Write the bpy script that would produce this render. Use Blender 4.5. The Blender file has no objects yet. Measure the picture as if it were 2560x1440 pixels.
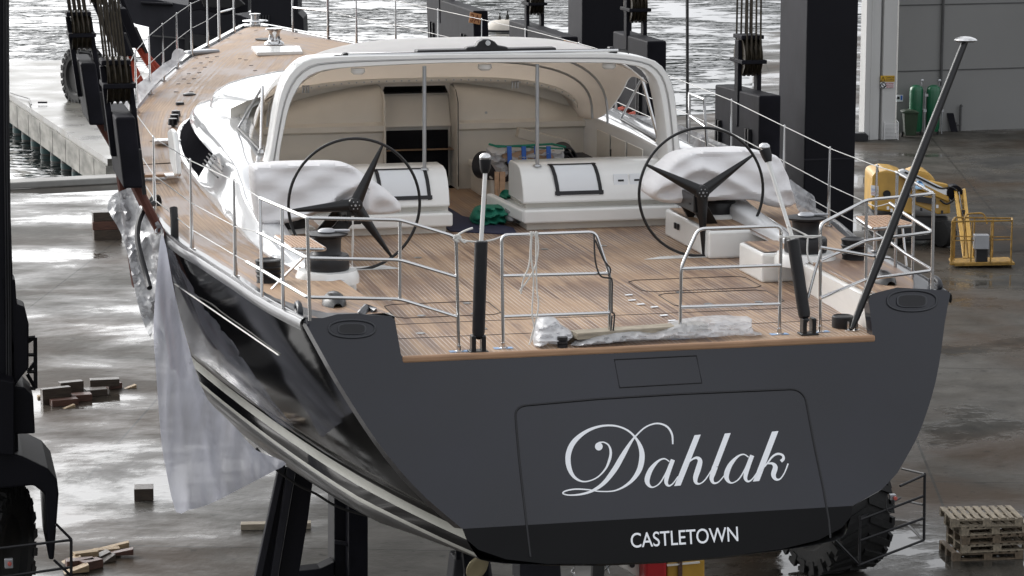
import bpy, bmesh, math, random
from mathutils import Vector, Matrix, noise
from mathutils.bvhtree import BVHTree
from mathutils.geometry import delaunay_2d_cdt
random.seed(7)
scene = bpy.context.scene
COL = scene.collection
PI = math.pi
# ------------------------------------------------------------------ camera model
FPX = 6660.0
PITCH = math.atan((720 + 450.0) / FPX)
YAW = math.atan((1280 + 249.0) * math.cos(PITCH) / FPX)
FW = Vector((math.sin(YAW) * math.cos(PITCH), math.cos(YAW) * math.cos(PITCH), -math.sin(PITCH)))
RT = Vector((math.cos(YAW), -math.sin(YAW), 0))
UP = RT.cross(FW)
def ray(x, y): return FW + RT * ((x - 1280) / FPX) + UP * ((720 - y) / FPX)
CAM = -(ray(1602, 866) * 27.7)
def pz(x, y, z):
    r = ray(x, y); return CAM + r * ((z - CAM.z) / r.z)
def py(x, y, Y):
    r = ray(x, y); return CAM + r * ((Y - CAM.y) / r.y)
def px(x, y, X):
    r = ray(x, y); return CAM + r * ((X - CAM.x) / r.x)
def pd(x, y, d): return CAM + ray(x, y) * d
def tp(x, y, off=0.0):           # the raked transom plane Y = 0.5 z
    r = ray(x, y); n = Vector((0, 1, -0.5)); n.normalize()
    return CAM + r * ((-(CAM.dot(n)) - off) / r.dot(n))
cam = bpy.data.cameras.new('camera'); camo = bpy.data.objects.new('camera', cam); COL.objects.link(camo)
M = Matrix((RT, UP, -FW)).transposed().to_4x4(); M.translation = CAM
camo.matrix_world = M
cam.sensor_width = 36; cam.lens = FPX / 2560 * 36; cam.clip_end = 6000; cam.clip_start = 0.5
scene.camera = camo
# ------------------------------------------------------------------ materials
def nodes(m):
    m.use_nodes = True; nt = m.node_tree; b = nt.nodes['Principled BSDF']; return nt, b
def mat(name, col, rough=0.5, metal=0.0, var=0.12, vs=3.0, bump=0.0, bs=40.0, rvar=0.0, coat=0.0, alpha=1.0, col2=None, ior=1.45, spec=0.5, stretch=(1, 1, 1)):
    m = bpy.data.materials.new(name); nt, b = nodes(m)
    tc = nt.nodes.new('ShaderNodeTexCoord'); mp = nt.nodes.new('ShaderNodeMapping')
    mp.inputs['Scale'].default_value = stretch
    nt.links.new(tc.outputs['Object'], mp.inputs['Vector'])
    nz = nt.nodes.new('ShaderNodeTexNoise'); nz.inputs['Scale'].default_value = vs; nz.inputs['Detail'].default_value = 6
    nt.links.new(mp.outputs[0], nz.inputs['Vector'])
    rp = nt.nodes.new('ShaderNodeValToRGB')
    c1 = [c * (1 - var) for c in col]; c2 = [min(1, c * (1 + var)) for c in col] if col2 is None else col2
    rp.color_ramp.elements[0].position = 0.3; rp.color_ramp.elements[1].position = 0.7
    rp.color_ramp.elements[0].color = (*c1, 1); rp.color_ramp.elements[1].color = (*c2, 1)
    nt.links.new(nz.outputs['Fac'], rp.inputs['Fac']); nt.links.new(rp.outputs['Color'], b.inputs['Base Color'])
    b.inputs['Roughness'].default_value = rough; b.inputs['Metallic'].default_value = metal
    b.inputs['IOR'].default_value = ior; b.inputs['Coat Weight'].default_value = coat; b.inputs['Coat Roughness'].default_value = 0.05
    b.inputs['Specular IOR Level'].default_value = spec
    b.inputs['Alpha'].default_value = alpha
    if rvar:
        mr = nt.nodes.new('ShaderNodeMapRange'); mr.inputs['From Min'].default_value = 0.3; mr.inputs['From Max'].default_value = 0.7
        mr.inputs['To Min'].default_value = max(0.02, rough - rvar); mr.inputs['To Max'].default_value = rough + rvar
        nt.links.new(nz.outputs['Fac'], mr.inputs['Value']); nt.links.new(mr.outputs[0], b.inputs['Roughness'])
    if bump:
        n2 = nt.nodes.new('ShaderNodeTexNoise'); n2.inputs['Scale'].default_value = bs; n2.inputs['Detail'].default_value = 4
        nt.links.new(mp.outputs[0], n2.inputs['Vector'])
        bp = nt.nodes.new('ShaderNodeBump'); bp.inputs['Strength'].default_value = bump; bp.inputs['Distance'].default_value = 0.02
        nt.links.new(n2.outputs['Fac'], bp.inputs['Height']); nt.links.new(bp.outputs[0], b.inputs['Normal'])
    return m
def N(nt, t, **kw):
    n = nt.nodes.new(t)
    for k, v in kw.items():
        if k in n.inputs: n.inputs[k].default_value = v
        else: setattr(n, k, v)
    return n
def teak(name, ca, cb, wet, caulk, pitch=0.05, cw=0.13, uv=True):
    m = bpy.data.materials.new(name); nt, b = nodes(m); L = nt.links.new
    tc = N(nt, 'ShaderNodeTexCoord'); sp = N(nt, 'ShaderNodeSeparateXYZ')
    L(tc.outputs['UV' if uv else 'Object'], sp.inputs[0])
    dv = N(nt, 'ShaderNodeMath', operation='DIVIDE'); L(sp.outputs['X'], dv.inputs[0]); dv.inputs[1].default_value = pitch
    fr = N(nt, 'ShaderNodeMath', operation='FRACT'); L(dv.outputs[0], fr.inputs[0])
    fl = N(nt, 'ShaderNodeMath', operation='FLOOR'); L(dv.outputs[0], fl.inputs[0])
    wn = N(nt, 'ShaderNodeTexWhiteNoise', noise_dimensions='1D'); L(fl.outputs[0], wn.inputs['W'])
    # plank tone: long streaks that differ per plank
    cb2 = N(nt, 'ShaderNodeCombineXYZ'); L(wn.outputs['Value'], cb2.inputs['X'])
    sy = N(nt, 'ShaderNodeMath', operation='MULTIPLY'); L(sp.outputs['Y'], sy.inputs[0]); sy.inputs[1].default_value = 0.6; L(sy.outputs[0], cb2.inputs['Y'])
    m10 = N(nt, 'ShaderNodeMath', operation='MULTIPLY'); L(dv.outputs[0], m10.inputs[0]); m10.inputs[1].default_value = 0.9; L(m10.outputs[0], cb2.inputs['Z'])
    nz = N(nt, 'ShaderNodeTexNoise', Scale=2.2, Detail=5.0); L(cb2.outputs[0], nz.inputs['Vector'])
    r1 = N(nt, 'ShaderNodeValToRGB'); e = r1.color_ramp.elements
    e[0].position = .32; e[0].color = (*ca, 1); e[1].position = .68; e[1].color = (*cb, 1); L(nz.outputs['Fac'], r1.inputs['Fac'])
    # wet / worn zones
    n2 = N(nt, 'ShaderNodeTexNoise', Scale=0.55, Detail=5.0, Roughness=0.6); L(tc.outputs['Object'], n2.inputs['Vector'])
    ad = N(nt, 'ShaderNodeMath', operation='ADD'); L(n2.outputs['Fac'], ad.inputs[0])
    mu = N(nt, 'ShaderNodeMath', operation='MULTIPLY_ADD'); L(wn.outputs['Value'], mu.inputs[0]); mu.inputs[1].default_value = .20; mu.inputs[2].default_value = -.10; L(mu.outputs[0], ad.inputs[1])
    r2 = N(nt, 'ShaderNodeValToRGB'); e = r2.color_ramp.elements
    e[0].position = .44; e[0].color = (0, 0, 0, 1); e[1].position = .60; e[1].color = (.85, .85, .85, 1); L(ad.outputs[0], r2.inputs['Fac'])
    mx = N(nt, 'ShaderNodeMixRGB'); L(r2.outputs[0], mx.inputs[0]); L(r1.outputs[0], mx.inputs[1]); mx.inputs[2].default_value = (*wet, 1)
    # caulking
    lt = N(nt, 'ShaderNodeMath', operation='LESS_THAN'); L(fr.outputs[0], lt.inputs[0]); lt.inputs[1].default_value = cw
    n3 = N(nt, 'ShaderNodeTexNoise', Scale=1.3, Detail=3.0); L(tc.outputs['Object'], n3.inputs['Vector'])
    mm = N(nt, 'ShaderNodeMapRange'); mm.inputs['From Min'].default_value = .4; mm.inputs['From Max'].default_value = .6; mm.inputs['To Min'].default_value = .22; mm.inputs['To Max'].default_value = .95; L(n3.outputs['Fac'], mm.inputs['Value'])
    ml = N(nt, 'ShaderNodeMath', operation='MULTIPLY'); L(lt.outputs[0], ml.inputs[0]); L(mm.outputs[0], ml.inputs[1])
    m2 = N(nt, 'ShaderNodeMixRGB'); L(ml.outputs[0], m2.inputs[0]); L(mx.outputs[0], m2.inputs[1]); m2.inputs[2].default_value = (*caulk, 1)
    L(m2.outputs[0], b.inputs['Base Color'])
    rr = N(nt, 'ShaderNodeMapRange'); rr.inputs['To Min'].default_value = .62; rr.inputs['To Max'].default_value = .38; L(r2.outputs[0], rr.inputs['Value']); L(rr.outputs[0], b.inputs['Roughness'])
    return m
MT = {}
MT['black'] = mat('black_gloss_hull', (.0035, .0035, .004), .07, var=.2, spec=.10, ior=1.33)
MT['transom'] = mat('grey_blue_transom_paint', (.0075, .0085, .015), .32, var=.35, vs=.6, coat=.55, rvar=.08, spec=.3)
MT['bandblack'] = mat('black_transom_band', (.002, .002, .0025), .12, var=.2, vs=2, rvar=.04, spec=.16)
MT['stripe'] = mat('pale_boot_stripe', (.30, .30, .27), .3, var=.08)
MT['antifoul'] = mat('grey_bottom_paint', (.035, .036, .038), .3, var=.25, vs=1.5, coat=.3)
MT['railgrey'] = mat('grey_rail_paint', (.045, .048, .055), .3, metal=.3, var=.15, coat=.3)
MT['greytrim'] = mat('grey_trim', (.036, .038, .044), .4, var=.15, vs=6)
MT['white'] = mat('white_gelcoat', (.80, .80, .78), .22, var=.02, coat=.3)
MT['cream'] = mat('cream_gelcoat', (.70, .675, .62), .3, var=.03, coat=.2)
MT['beige'] = mat('beige_gelcoat', (.66, .63, .575), .4, var=.03)  # the panels' own even beige, on bulkhead and companionway
MT['film'] = mat('white_protective_film', (.66, .67, .68), .12, var=.05, vs=2.0, bump=.35, bs=1.6, coat=.6, stretch=(1.2, .5, 1.2))
MT['canvas'] = mat('white_canvas', (.90, .90, .90), .75, var=.03, bump=.25, bs=3)
MT['canvasb'] = mat('beige_canvas_lining', (.68, .64, .59), .8, var=.03)
MT['cloth'] = mat('white_cover_cloth', (.76, .75, .755), .85, var=.02, vs=4, bump=.35, bs=6, stretch=(1, 1, 2.2))
MT['steel'] = mat('polished_stainless_steel', (.62, .62, .62), .14, metal=1, var=.05)
MT['steeld'] = mat('dull_stainless_steel', (.42, .43, .44), .3, metal=1, var=.1)
MT['wire'] = mat('white_lifeline_wire', (.38, .38, .37), .4, var=.05)
MT['wired'] = mat('dark_wire', (.03, .03, .03), .5)
MT['carbon'] = mat('black_carbon', (.005, .005, .006), .3, var=.2, vs=8, coat=.1)
MT['plastic'] = mat('matt_black_plastic', (.010, .010, .012), .45, var=.2, vs=8)
MT['alloy'] = mat('pale_grey_alloy', (.38, .39, .41), .35, metal=.6, var=.08)
MT['glass'] = mat('dark_smoked_glass', (.012, .012, .014), .4, var=.1, spec=0.0, ior=1.1)
MT['glass2'] = mat('grey_hatch_glass', (.06, .062, .06), .08, var=.1, coat=1)
MT['steelgrey'] = mat('grey_steel_and_lit_navy', (.024, .024, .029), .65, spec=.16, var=.2, vs=1.4, bump=.1, bs=6)
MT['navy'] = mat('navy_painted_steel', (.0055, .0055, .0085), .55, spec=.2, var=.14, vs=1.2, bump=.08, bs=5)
MT['blocksteel'] = mat('dark_grey_block_paint', (.008, .008, .0115), .65, var=.4, spec=.14, vs=2.5, bump=.1, bs=8)
MT['tyre'] = mat('worn_tyre_rubber', (.010, .010, .010), .75, var=.3, vs=6, bump=.3, bs=20)
MT['grease'] = mat('greased_wire_rope', (.035, .028, .018), .45, metal=.3, var=.5, vs=12)
MT['rope'] = mat('white_rope', (.68, .67, .64), .8, var=.08, vs=30)
MT['strap'] = mat('orange_red_sling_strap', (.36, .055, .028), .7, var=.25, vs=5, bump=.2)
MT['strapb'] = mat('brown_red_sling_strap', (.10, .032, .022), .7, var=.3, vs=5, bump=.2)
MT['yellow'] = mat('machine_yellow_paint', (.42, .24, .03), .45, var=.18, vs=3, coat=.2)
MT['yellowd'] = mat('worn_yellow_paint', (.26, .15, .028), .6, var=.4, vs=9)
MT['green'] = mat('green_tank_paint', (.008, .095, .042), .35, var=.15, vs=2, coat=.3)
MT['bin'] = mat('dark_green_plastic', (.018, .035, .016), .5, var=.15)
MT['greencloth'] = mat('green_woven_sack', (.012, .17, .11), .7, var=.25, vs=7, bump=.5, bs=14)
MT['bluemat'] = mat('navy_blue_mat', (.022, .024, .055), .85, var=.12, vs=8)
MT['darkroll'] = mat('charcoal_rubber', (.022, .022, .027), .7, var=.15, vs=5)
MT['bluetape'] = mat('blue_masking_tape', (.03, .12, .45), .6, var=.05)
MT['bluerag'] = mat('pale_blue_rag', (.28, .48, .70), .8, var=.12, vs=12)
MT['ply'] = mat('brown_plywood', (.42, .27, .17), .7, var=.15, vs=4, stretch=(1, 1, 6))
MT['board'] = mat('pale_board', (.50, .46, .40), .6, var=.06)
MT['paper'] = mat('white_paper', (.74, .76, .78), .6, var=.01)
MT['tape'] = mat('black_tape', (.012, .012, .014), .5)
MT['sand'] = mat('sandstone_orange_sign', (.55, .27, .12), .6, var=.05)
MT['red'] = mat('red_paint', (.35, .012, .015), .4, var=.1)
MT['signred'] = mat('sign_red', (.28, .05, .06), .5, var=.1)
MT['signyellow'] = mat('sign_yellow', (.50, .30, .02), .5, var=.1)
MT['ink'] = mat('black_ink', (.01, .01, .012), .5)
MT['rust'] = mat('rust_red_lettering', (.18, .04, .015), .6)
MT['wood'] = mat('dark_wet_timber', (.050, .036, .026), .35, var=.4, vs=5, bump=.4, bs=18, stretch=(1, 6, 6))
MT['woodr'] = mat('red_brown_timber', (.085, .038, .026), .4, var=.35, vs=5, bump=.4, bs=18, stretch=(1, 6, 6))
MT['woodl'] = mat('pale_cut_timber', (.30, .22, .13), .6, var=.3, vs=6, bump=.3, bs=18, stretch=(1, 6, 6))
MT['woodg'] = mat('grey_weathered_plank', (.30, .26, .20), .7, var=.3, vs=5, bump=.3, bs=14, stretch=(1, 6, 6))
MT['pallet'] = mat('weathered_pallet_wood', (.225, .19, .14), .75, var=.35, vs=4, bump=.3, bs=14, stretch=(6, 1, 6))
MT['palletd'] = mat('dark_damp_pallet_wood', (.12, .09, .06), .7, var=.4, vs=4, bump=.3, bs=14, stretch=(6, 1, 6))
MT['bronze'] = mat('pale_bronze', (.42, .36, .22), .35, metal=.3, var=.12)
MT['conc'] = mat('pier_concrete', (.13, .127, .11), .7, var=.3, vs=1.2, bump=.2, bs=8, stretch=(1, .6, 2), col2=(.30, .29, .26))
MT['pile'] = mat('stained_pile_concrete', (.05, .05, .045), .6, var=.4, vs=1.5, stretch=(1, 1, .4), col2=(.10, .10, .09))
MT['algae'] = mat('teal_algae_band', (.03, .07, .07), .6, var=.3, vs=3)
MT['wall'] = mat('grey_panel_wall', (.205, .205, .20), .8, var=.05, vs=.25, bump=.05, bs=4)
MT['wallj'] = mat('dark_joint', (.07, .07, .07), .8)
MT['colwhite'] = mat('off_white_column_paint', (.46, .46, .45), .6, var=.06, vs=.6, stretch=(1, 1, .3))
MT['kerb'] = mat('kerb_concrete', (.26, .255, .24), .6, var=.25, vs=.9)
MT['whitep'] = mat('white_metal_grille', (.60, .60, .60), .5, var=.05)
MT['signal'] = mat('red_push_button', (.45, .10, .08), .5)
MT['birddark'] = mat('dark_feathers', (.03, .03, .028), .8)
MT['teak'] = teak('weathered_teak_planks', (.30, .19, .118), (.43, .295, .19), (.155, .088, .058), (.64, .60, .55), uv=True)
MT['teaks'] = teak('side_teak_planks', (.31, .20, .125), (.42, .29, .185), (.16, .092, .062), (.10, .062, .045), cw=.09, uv=True)
MT['teaktrim'] = mat('varnished_teak_edge', (.36, .215, .125), .45, var=.15, vs=3, stretch=(1, 6, 6))
# translucent sheeting
def film(name, col, opac, rough=.25, bump=1.0, bs=3.0, trans=.5, stretch=(1, 1, 1)):
    m = bpy.data.materials.new(name); m.use_nodes = True; nt = m.node_tree; L = nt.links.new
    for n in list(nt.nodes): nt.nodes.remove(n)
    out = N(nt, 'ShaderNodeOutputMaterial'); tr = N(nt, 'ShaderNodeBsdfTransparent'); pb = N(nt, 'ShaderNodeBsdfPrincipled')
    tl = N(nt, 'ShaderNodeBsdfTranslucent'); tl.inputs['Color'].default_value = (*col, 1)
    pb.inputs['Base Color'].default_value = (*col, 1); pb.inputs['Roughness'].default_value = rough; pb.inputs['Coat Weight'].default_value = .6; pb.inputs['Coat Roughness'].default_value = .12
    tc = N(nt, 'ShaderNodeTexCoord'); mp = N(nt, 'ShaderNodeMapping'); mp.inputs['Scale'].default_value = stretch; L(tc.outputs['Object'], mp.inputs[0])
    nz = N(nt, 'ShaderNodeTexNoise', Scale=bs, Detail=5.0); L(mp.outputs[0], nz.inputs['Vector'])
    bp = N(nt, 'ShaderNodeBump'); bp.inputs['Strength'].default_value = bump; bp.inputs['Distance'].default_value = .08
    L(nz.outputs['Fac'], bp.inputs['Height']); L(bp.outputs[0], pb.inputs['Normal'])
    m1 = N(nt, 'ShaderNodeMixShader'); m1.inputs[0].default_value = trans; L(pb.outputs[0], m1.inputs[1]); L(tl.outputs[0], m1.inputs[2])
    m2 = N(nt, 'ShaderNodeMixShader'); 
    mr = N(nt, 'ShaderNodeMapRange'); mr.inputs['From Min'].default_value = .35; mr.inputs['From Max'].default_value = .65
    mr.inputs['To Min'].default_value = max(0, opac - .12); mr.inputs['To Max'].default_value = min(1, opac + .12); L(nz.outputs['Fac'], mr.inputs['Value'])
    L(mr.outputs[0], m2.inputs[0]); L(tr.outputs[0], m2.inputs[1]); L(m1.outputs[0], m2.inputs[2]); L(m2.outputs[0], out.inputs[0])
    return m
MT['curtain'] = film('translucent_plastic_sheet', (.52, .53, .60), .84, bump=.25, bs=1.6, stretch=(3, 3, .25))
MT['silver'] = film('crinkled_clear_film', (.42, .43, .45), .82, rough=.15, bump=1.0, bs=3.5, trans=.25)
MT['whitesheet'] = film('white_plastic_sheet', (.72, .73, .75), .93, rough=.35, bump=.8, bs=3.5, trans=.35)
def transl(name, k, tint):
    nt, b = nodes(MT[name]); out = next(n for n in nt.nodes if n.type == 'OUTPUT_MATERIAL'); t = N(nt, 'ShaderNodeBsdfTranslucent'); t.inputs['Color'].default_value = (*tint, 1)
    x = N(nt, 'ShaderNodeMixShader'); x.inputs[0].default_value = k; nt.links.new(b.outputs[0], x.inputs[1]); nt.links.new(t.outputs[0], x.inputs[2]); nt.links.new(x.outputs[0], out.inputs[0])
transl('canvas', .42, (.85, .82, .78)); transl('canvasb', .5, (.9, .8, .7))
MT['window'] = film('clear_vinyl_window', (.5, .48, .46), .22, rough=.1, bump=.1, bs=2)
MT['clearsheet'] = film('crumpled_translucent_sheet', (.74, .75, .77), .62, rough=.3, bump=.9, bs=4, trans=.35)
# ------------------------------------------------------------------ mesh helpers
V = Vector
class MB:
    def __init__(s): s.v = []; s.f = []; s.m = []; s.uv = {}
    def add(s, vs, fs, mi=0):
        o = len(s.v); s.v += [V(q) for q in vs]
        for f in fs: s.f.append([o + i for i in f]); s.m.append(mi)
        return s
    def box(s, a, b, mi=0, rot=0, piv=None):
        x0, y0, z0 = a; x1, y1, z1 = b
        vs = [V((x, y, z)) for z in (z0, z1) for y in (y0, y1) for x in (x0, x1)]
        if rot:
            c = V(piv) if piv else (V(a) + V(b)) / 2
            R = Matrix.Rotation(rot, 3, 'Z'); vs = [c + R @ (q - c) for q in vs]
        return s.add(vs, [(0, 2, 3, 1), (4, 5, 7, 6), (0, 1, 5, 4), (2, 6, 7, 3), (0, 4, 6, 2), (1, 3, 7, 5)], mi)
    def obox(s, c, ax, ay, az, mi=0):         # oriented box: centre and three half-axis vectors
        c = V(c); ax = V(ax); ay = V(ay); az = V(az)
        vs = [c + ax * i + ay * j + az * k for k in (-1, 1) for j in (-1, 1) for i in (-1, 1)]
        return s.add(vs, [(0, 2, 3, 1), (4, 5, 7, 6), (0, 1, 5, 4), (2, 6, 7, 3), (0, 4, 6, 2), (1, 3, 7, 5)], mi)
    def tube(s, pts, r, n=8, mi=0, closed=False, r2=None, caps=True):
        pts = [V(q) for q in pts]; k = len(pts); vs = []; prev = None
        for i, q in enumerate(pts):
            if closed: d = pts[(i + 1) % k] - pts[i - 1]
            else: d = pts[min(i + 1, k - 1)] - pts[max(i - 1, 0)]
            d.normalize()
            if prev is None:
                u = d.orthogonal().normalized()
            else:
                u = prev - d * prev.dot(d)
                u = u.normalized() if u.length > 1e-6 else d.orthogonal().normalized()
            prev = u; w = d.cross(u)
            rr = r if r2 is None else r + (r2 - r) * i / (k - 1)
            if isinstance(r, (list, tuple)): rr = r[i]
            vs += [q + (u * math.cos(2 * PI * j / n) + w * math.sin(2 * PI * j / n)) * rr for j in range(n)]
        fs = []
        for i in range(k if closed else k - 1):
            a = i * n; b = ((i + 1) % k) * n
            for j in range(n): fs.append((a + j, a + (j + 1) % n, b + (j + 1) % n, b + j))
        if not closed and caps: fs.append(tuple(reversed(range(n)))); fs.append(tuple(range((k - 1) * n, k * n)))
        return s.add(vs, fs, mi)
    def lathe(s, prof, c, n=32, mi=0, ax=None):  # prof: (r, h) list; axis default +Z
        c = V(c); ax = V(ax).normalized() if ax else V((0, 0, 1)); u = ax.orthogonal().normalized(); w = ax.cross(u)
        vs = []
        for r, h in prof: vs += [c + ax * h + (u * math.cos(2 * PI * j / n) + w * math.sin(2 * PI * j / n)) * r for j in range(n)]
        fs = []
        for i in range(len(prof) - 1):
            for j in range(n): fs.append((i * n + j, i * n + (j + 1) % n, (i + 1) * n + (j + 1) % n, (i + 1) * n + j))
        fs.append(tuple(reversed(range(n)))); fs.append(tuple(range((len(prof) - 1) * n, len(prof) * n)))
        return s.add(vs, fs, mi)
    def prism(s, poly, d, mi=0):               # planar 3D outline extruded by vector d
        poly = [V(q) for q in poly]; n = len(poly); d = V(d)
        vs = poly + [q + d for q in poly]
        fs = [tuple(range(n)), tuple(reversed(range(n, 2 * n)))] + [(i, (i + 1) % n, n + (i + 1) % n, n + i) for i in range(n)]
        return s.add(vs, fs, mi)
    def grid(s, rows, mi=0, close=False, uv=None):   # rows of equal length
        n = len(rows[0]); vs = [q for r in rows for q in r]; fs = []; o = len(s.v)
        for i in range(len(rows) - 1):
            for j in range(n if close else n - 1):
                fs.append((i * n + j, i * n + (j + 1) % n, (i + 1) * n + (j + 1) % n, (i + 1) * n + j))
        if uv:
            for i, q in enumerate([q for r in uv for q in r]): s.uv[o + i] = q
        return s.add(vs, fs, mi)
    def build(s, name, mats, parent=None, smooth=False, bevel=0, origin=None, solid=0, sub=0):
        root = parent
        while root is not None and root.parent is not None: root = root.parent
        if origin is None: origin = V(root['_o']) if root is not None else V((0, 0, 0))
        origin = V(origin)
        me = bpy.data.meshes.new(name); me.from_pydata([q - origin for q in s.v], [], s.f); me.update()
        if not isinstance(mats, (list, tuple)): mats = [mats]
        for k in mats: me.materials.append(MT[k] if isinstance(k, str) else k)
        for p, mi in zip(me.polygons, s.m): p.material_index = mi; p.use_smooth = smooth
        if s.uv:
            ul = me.uv_layers.new(name='plank')
            for lp in me.loops: ul.data[lp.index].uv = s.uv.get(lp.vertex_index, (0, 0))
        bm = bmesh.new(); bm.from_mesh(me); bmesh.ops.recalc_face_normals(bm, faces=bm.faces); bm.to_mesh(me); bm.free()
        o = bpy.data.objects.new(name, me); COL.objects.link(o)
        if parent is not None: o.parent = parent
        if root is None: o.location = origin; o['_o'] = tuple(origin)
        if solid:
            md = o.modifiers.new('solid', 'SOLIDIFY'); md.thickness = solid; md.offset = -1
        if bevel:
            md = o.modifiers.new('bevel', 'BEVEL'); md.width = bevel; md.segments = 2; md.limit_method = 'ANGLE'; md.angle_limit = .6
        if sub:
            md = o.modifiers.new('subsurf', 'SUBSURF'); md.levels = sub; md.render_levels = sub
        if smooth and not sub:
            try: me.set_sharp_from_angle(angle=.75)
            except Exception: pass
        return o
def tag(o, label=None, cat=None, group=None, kind=None):
    if label: o['label'] = label
    if cat: o['category'] = cat
    if group: o['group'] = group
    if kind: o['kind'] = kind
    return o
def thing(name, label, cat, loc, group=None, rz=0):
    o = bpy.data.objects.new(name, None); COL.objects.link(o); o.location = loc; o.rotation_euler.z = rz
    o['_o'] = tuple(loc); o.empty_display_size = .2
    return tag(o, label, cat, group)
def dup(root, loc, label, rz=None, cat=None):
    r = root.copy(); COL.objects.link(r); r.location = loc; r['label'] = label
    if rz is not None: r.rotation_euler.z = rz
    for ch in root.children:
        c = ch.copy(); COL.objects.link(c); c.parent = r
        for g in ch.children:
            d = g.copy(); COL.objects.link(d); d.parent = c
    return r
def crom(pts, n=8, closed=False):
    pts = [tuple(q) for q in pts]; k = len(pts); out = []
    for i in range(k if closed else k - 1):
        P = [pts[(i + j) % k] if closed else pts[min(max(i + j, 0), k - 1)] for j in (-1, 0, 1, 2)]
        for t in range(n):
            t = t / n
            out.append(tuple(.5 * ((2 * P[1][c]) + (-P[0][c] + P[2][c]) * t + (2 * P[0][c] - 5 * P[1][c] + 4 * P[2][c] - P[3][c]) * t * t + (-P[0][c] + 3 * P[1][c] - 3 * P[2][c] + P[3][c]) * t ** 3) for c in range(len(P[0]))))
    if not closed: out.append(pts[-1])
    return out
def lerp_tab(tab, x):
    if x <= tab[0][0]: return tab[0][1]
    for (a, b), (c, d) in zip(tab, tab[1:]):
        if x <= c:
            t = (x - a) / (c - a); return b + (d - b) * t
    return tab[-1][1]
def smooth_tab(tab, n=6):
    q = crom(tab, n); return q
def fill(outline, step, jitter=0.0, holes=()):
    """triangulated 2D fill of an outline: returns points, faces, distance to edge"""
    pts = [V(q[:2]) for q in outline]; n = len(pts)
    xs = [q.x for q in pts]; ys = [q.y for q in pts]
    def inside(x, y, P):
        c = False; j = len(P) - 1
        for i in range(len(P)):
            if (P[i].y > y) != (P[j].y > y) and x < (P[j].x - P[i].x) * (y - P[i].y) / (P[j].y - P[i].y) + P[i].x: c = not c
            j = i
        return c
    def dist(p, P):
        d = 1e9
        for i in range(len(P)):
            a = P[i - 1]; b = P[i]; ab = b - a; t = max(0, min(1, (p - a).dot(ab) / max(1e-9, ab.length_squared)))
            d = min(d, (p - a - ab * t).length)
        return d
    ins = []
    y = min(ys) + step / 2; row = 0
    while y < max(ys):
        x = min(xs) + step * (.5 if row % 2 else 0)
        while x < max(xs):
            q = V((x + random.uniform(-jitter, jitter), y + random.uniform(-jitter, jitter)))
            if inside(q.x, q.y, pts) and dist(q, pts) > step * .45: ins.append(q)
            x += step
        y += step * .87; row += 1
    allp = pts + ins
    edges = [(i, (i + 1) % n) for i in range(n)]
    vo, eo, fo, ov, oe, of = delaunay_2d_cdt(allp, edges, [], 1, 1e-6)
    D = [dist(q, pts) for q in vo]
    return vo, [tuple(f) for f in fo], D
def densify(poly, step):
    out = []
    for i in range(len(poly)):
        a = V(poly[i][:2]); b = V(poly[(i + 1) % len(poly)][:2]); k = max(1, int((b - a).length / step))
        out += [tuple(a + (b - a) * t / k) for t in range(k)]
    return out
def pillow(name, outline, to3, depth_dir, thick, mats, parent=None, step=10, rnd=2.0, folds=None, origin=None, front=.5, amp=0, plat=.55):
    """cloth-like body: outline (pixel or local units) mapped by to3, bulging along depth_dir"""
    outline = densify(outline, step)
    P, F, D = fill(outline, step)
    mx = max(D); mb = MB(); vs = []; nP = len(P)
    dd = V(depth_dir).normalized()
    for side in (-1, 1):
        for q, d in zip(P, D):
            t = 1 - (1 - min(1, d / (mx * plat))) ** rnd
            w = to3(q.x, q.y)
            f = folds(q.x, q.y) if (folds and side < 0) else 0
            th = thick * (front if side < 0 else 1 - front)
            nz_ = amp * noise.noise(V((q.x, q.y, side * 3)) * .03) if amp else 0
            vs.append(w + dd * (side * t ** .5 * th + f * min(1, d / (mx * .25)) + nz_ * min(1, d / (mx * .2))))
    fs = [tuple(f) for f in F] + [tuple(nP + i for i in reversed(f)) for f in F]
    mb.add(vs, fs)
    o = mb.build(name, mats, parent, smooth=True, origin=origin)
    bm = bmesh.new(); bm.from_mesh(o.data); bmesh.ops.remove_doubles(bm, verts=bm.verts, dist=.002); bmesh.ops.recalc_face_normals(bm, faces=bm.faces)
    for f in bm.faces: f.smooth = True
    bm.to_mesh(o.data); bm.free()
    return o
# ================================================================== YACHT
yacht = thing('sailing_yacht', 'large sailing yacht with dark grey transom, black hull and teak deck, hanging in slings', 'yacht', (0, 12, -2.9))
ZE = [(-2, .40), (0, .38), (2, .33), (4, .30), (8, .33), (12, .45), (16, .62), (20, .76), (25, .90), (32, 1.0)]
BD = crom([(-2, 3.36), (0, 3.49), (1, 3.64), (2, 3.76), (3.6, 3.92), (5, 4.1), (6.3, 4.28), (10, 4.42), (14, 4.28), (17, 3.94), (18.4, 3.66), (20, 3.34), (22.6, 2.72), (25, 2.12), (27.9, 1.27), (29.5, .8), (30.9, .38), (31.8, .06)], 6)
BW = crom([(-2, 1.62), (-.8, 2.07), (.6, 2.48), (2.2, 2.85), (4.3, 3.23), (6.8, 3.6), (9, 3.85), (12, 3.98), (16, 3.68), (20, 2.9), (25, 1.6), (29, .6), (31, .12), (31.8, .03)], 8)
ZB = [(0, -2.02), (1.2, -2.2), (3, -2.42), (8, -2.8), (14, -2.9), (20, -2.8), (26, -2.4), (31.8, -1.7)]
UU = crom([(0, 1), (.137, .905), (.27, .81), (.42, .69), (.57, .56), (.716, .41), (.86, .225), (1, 0)], 5)
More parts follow.
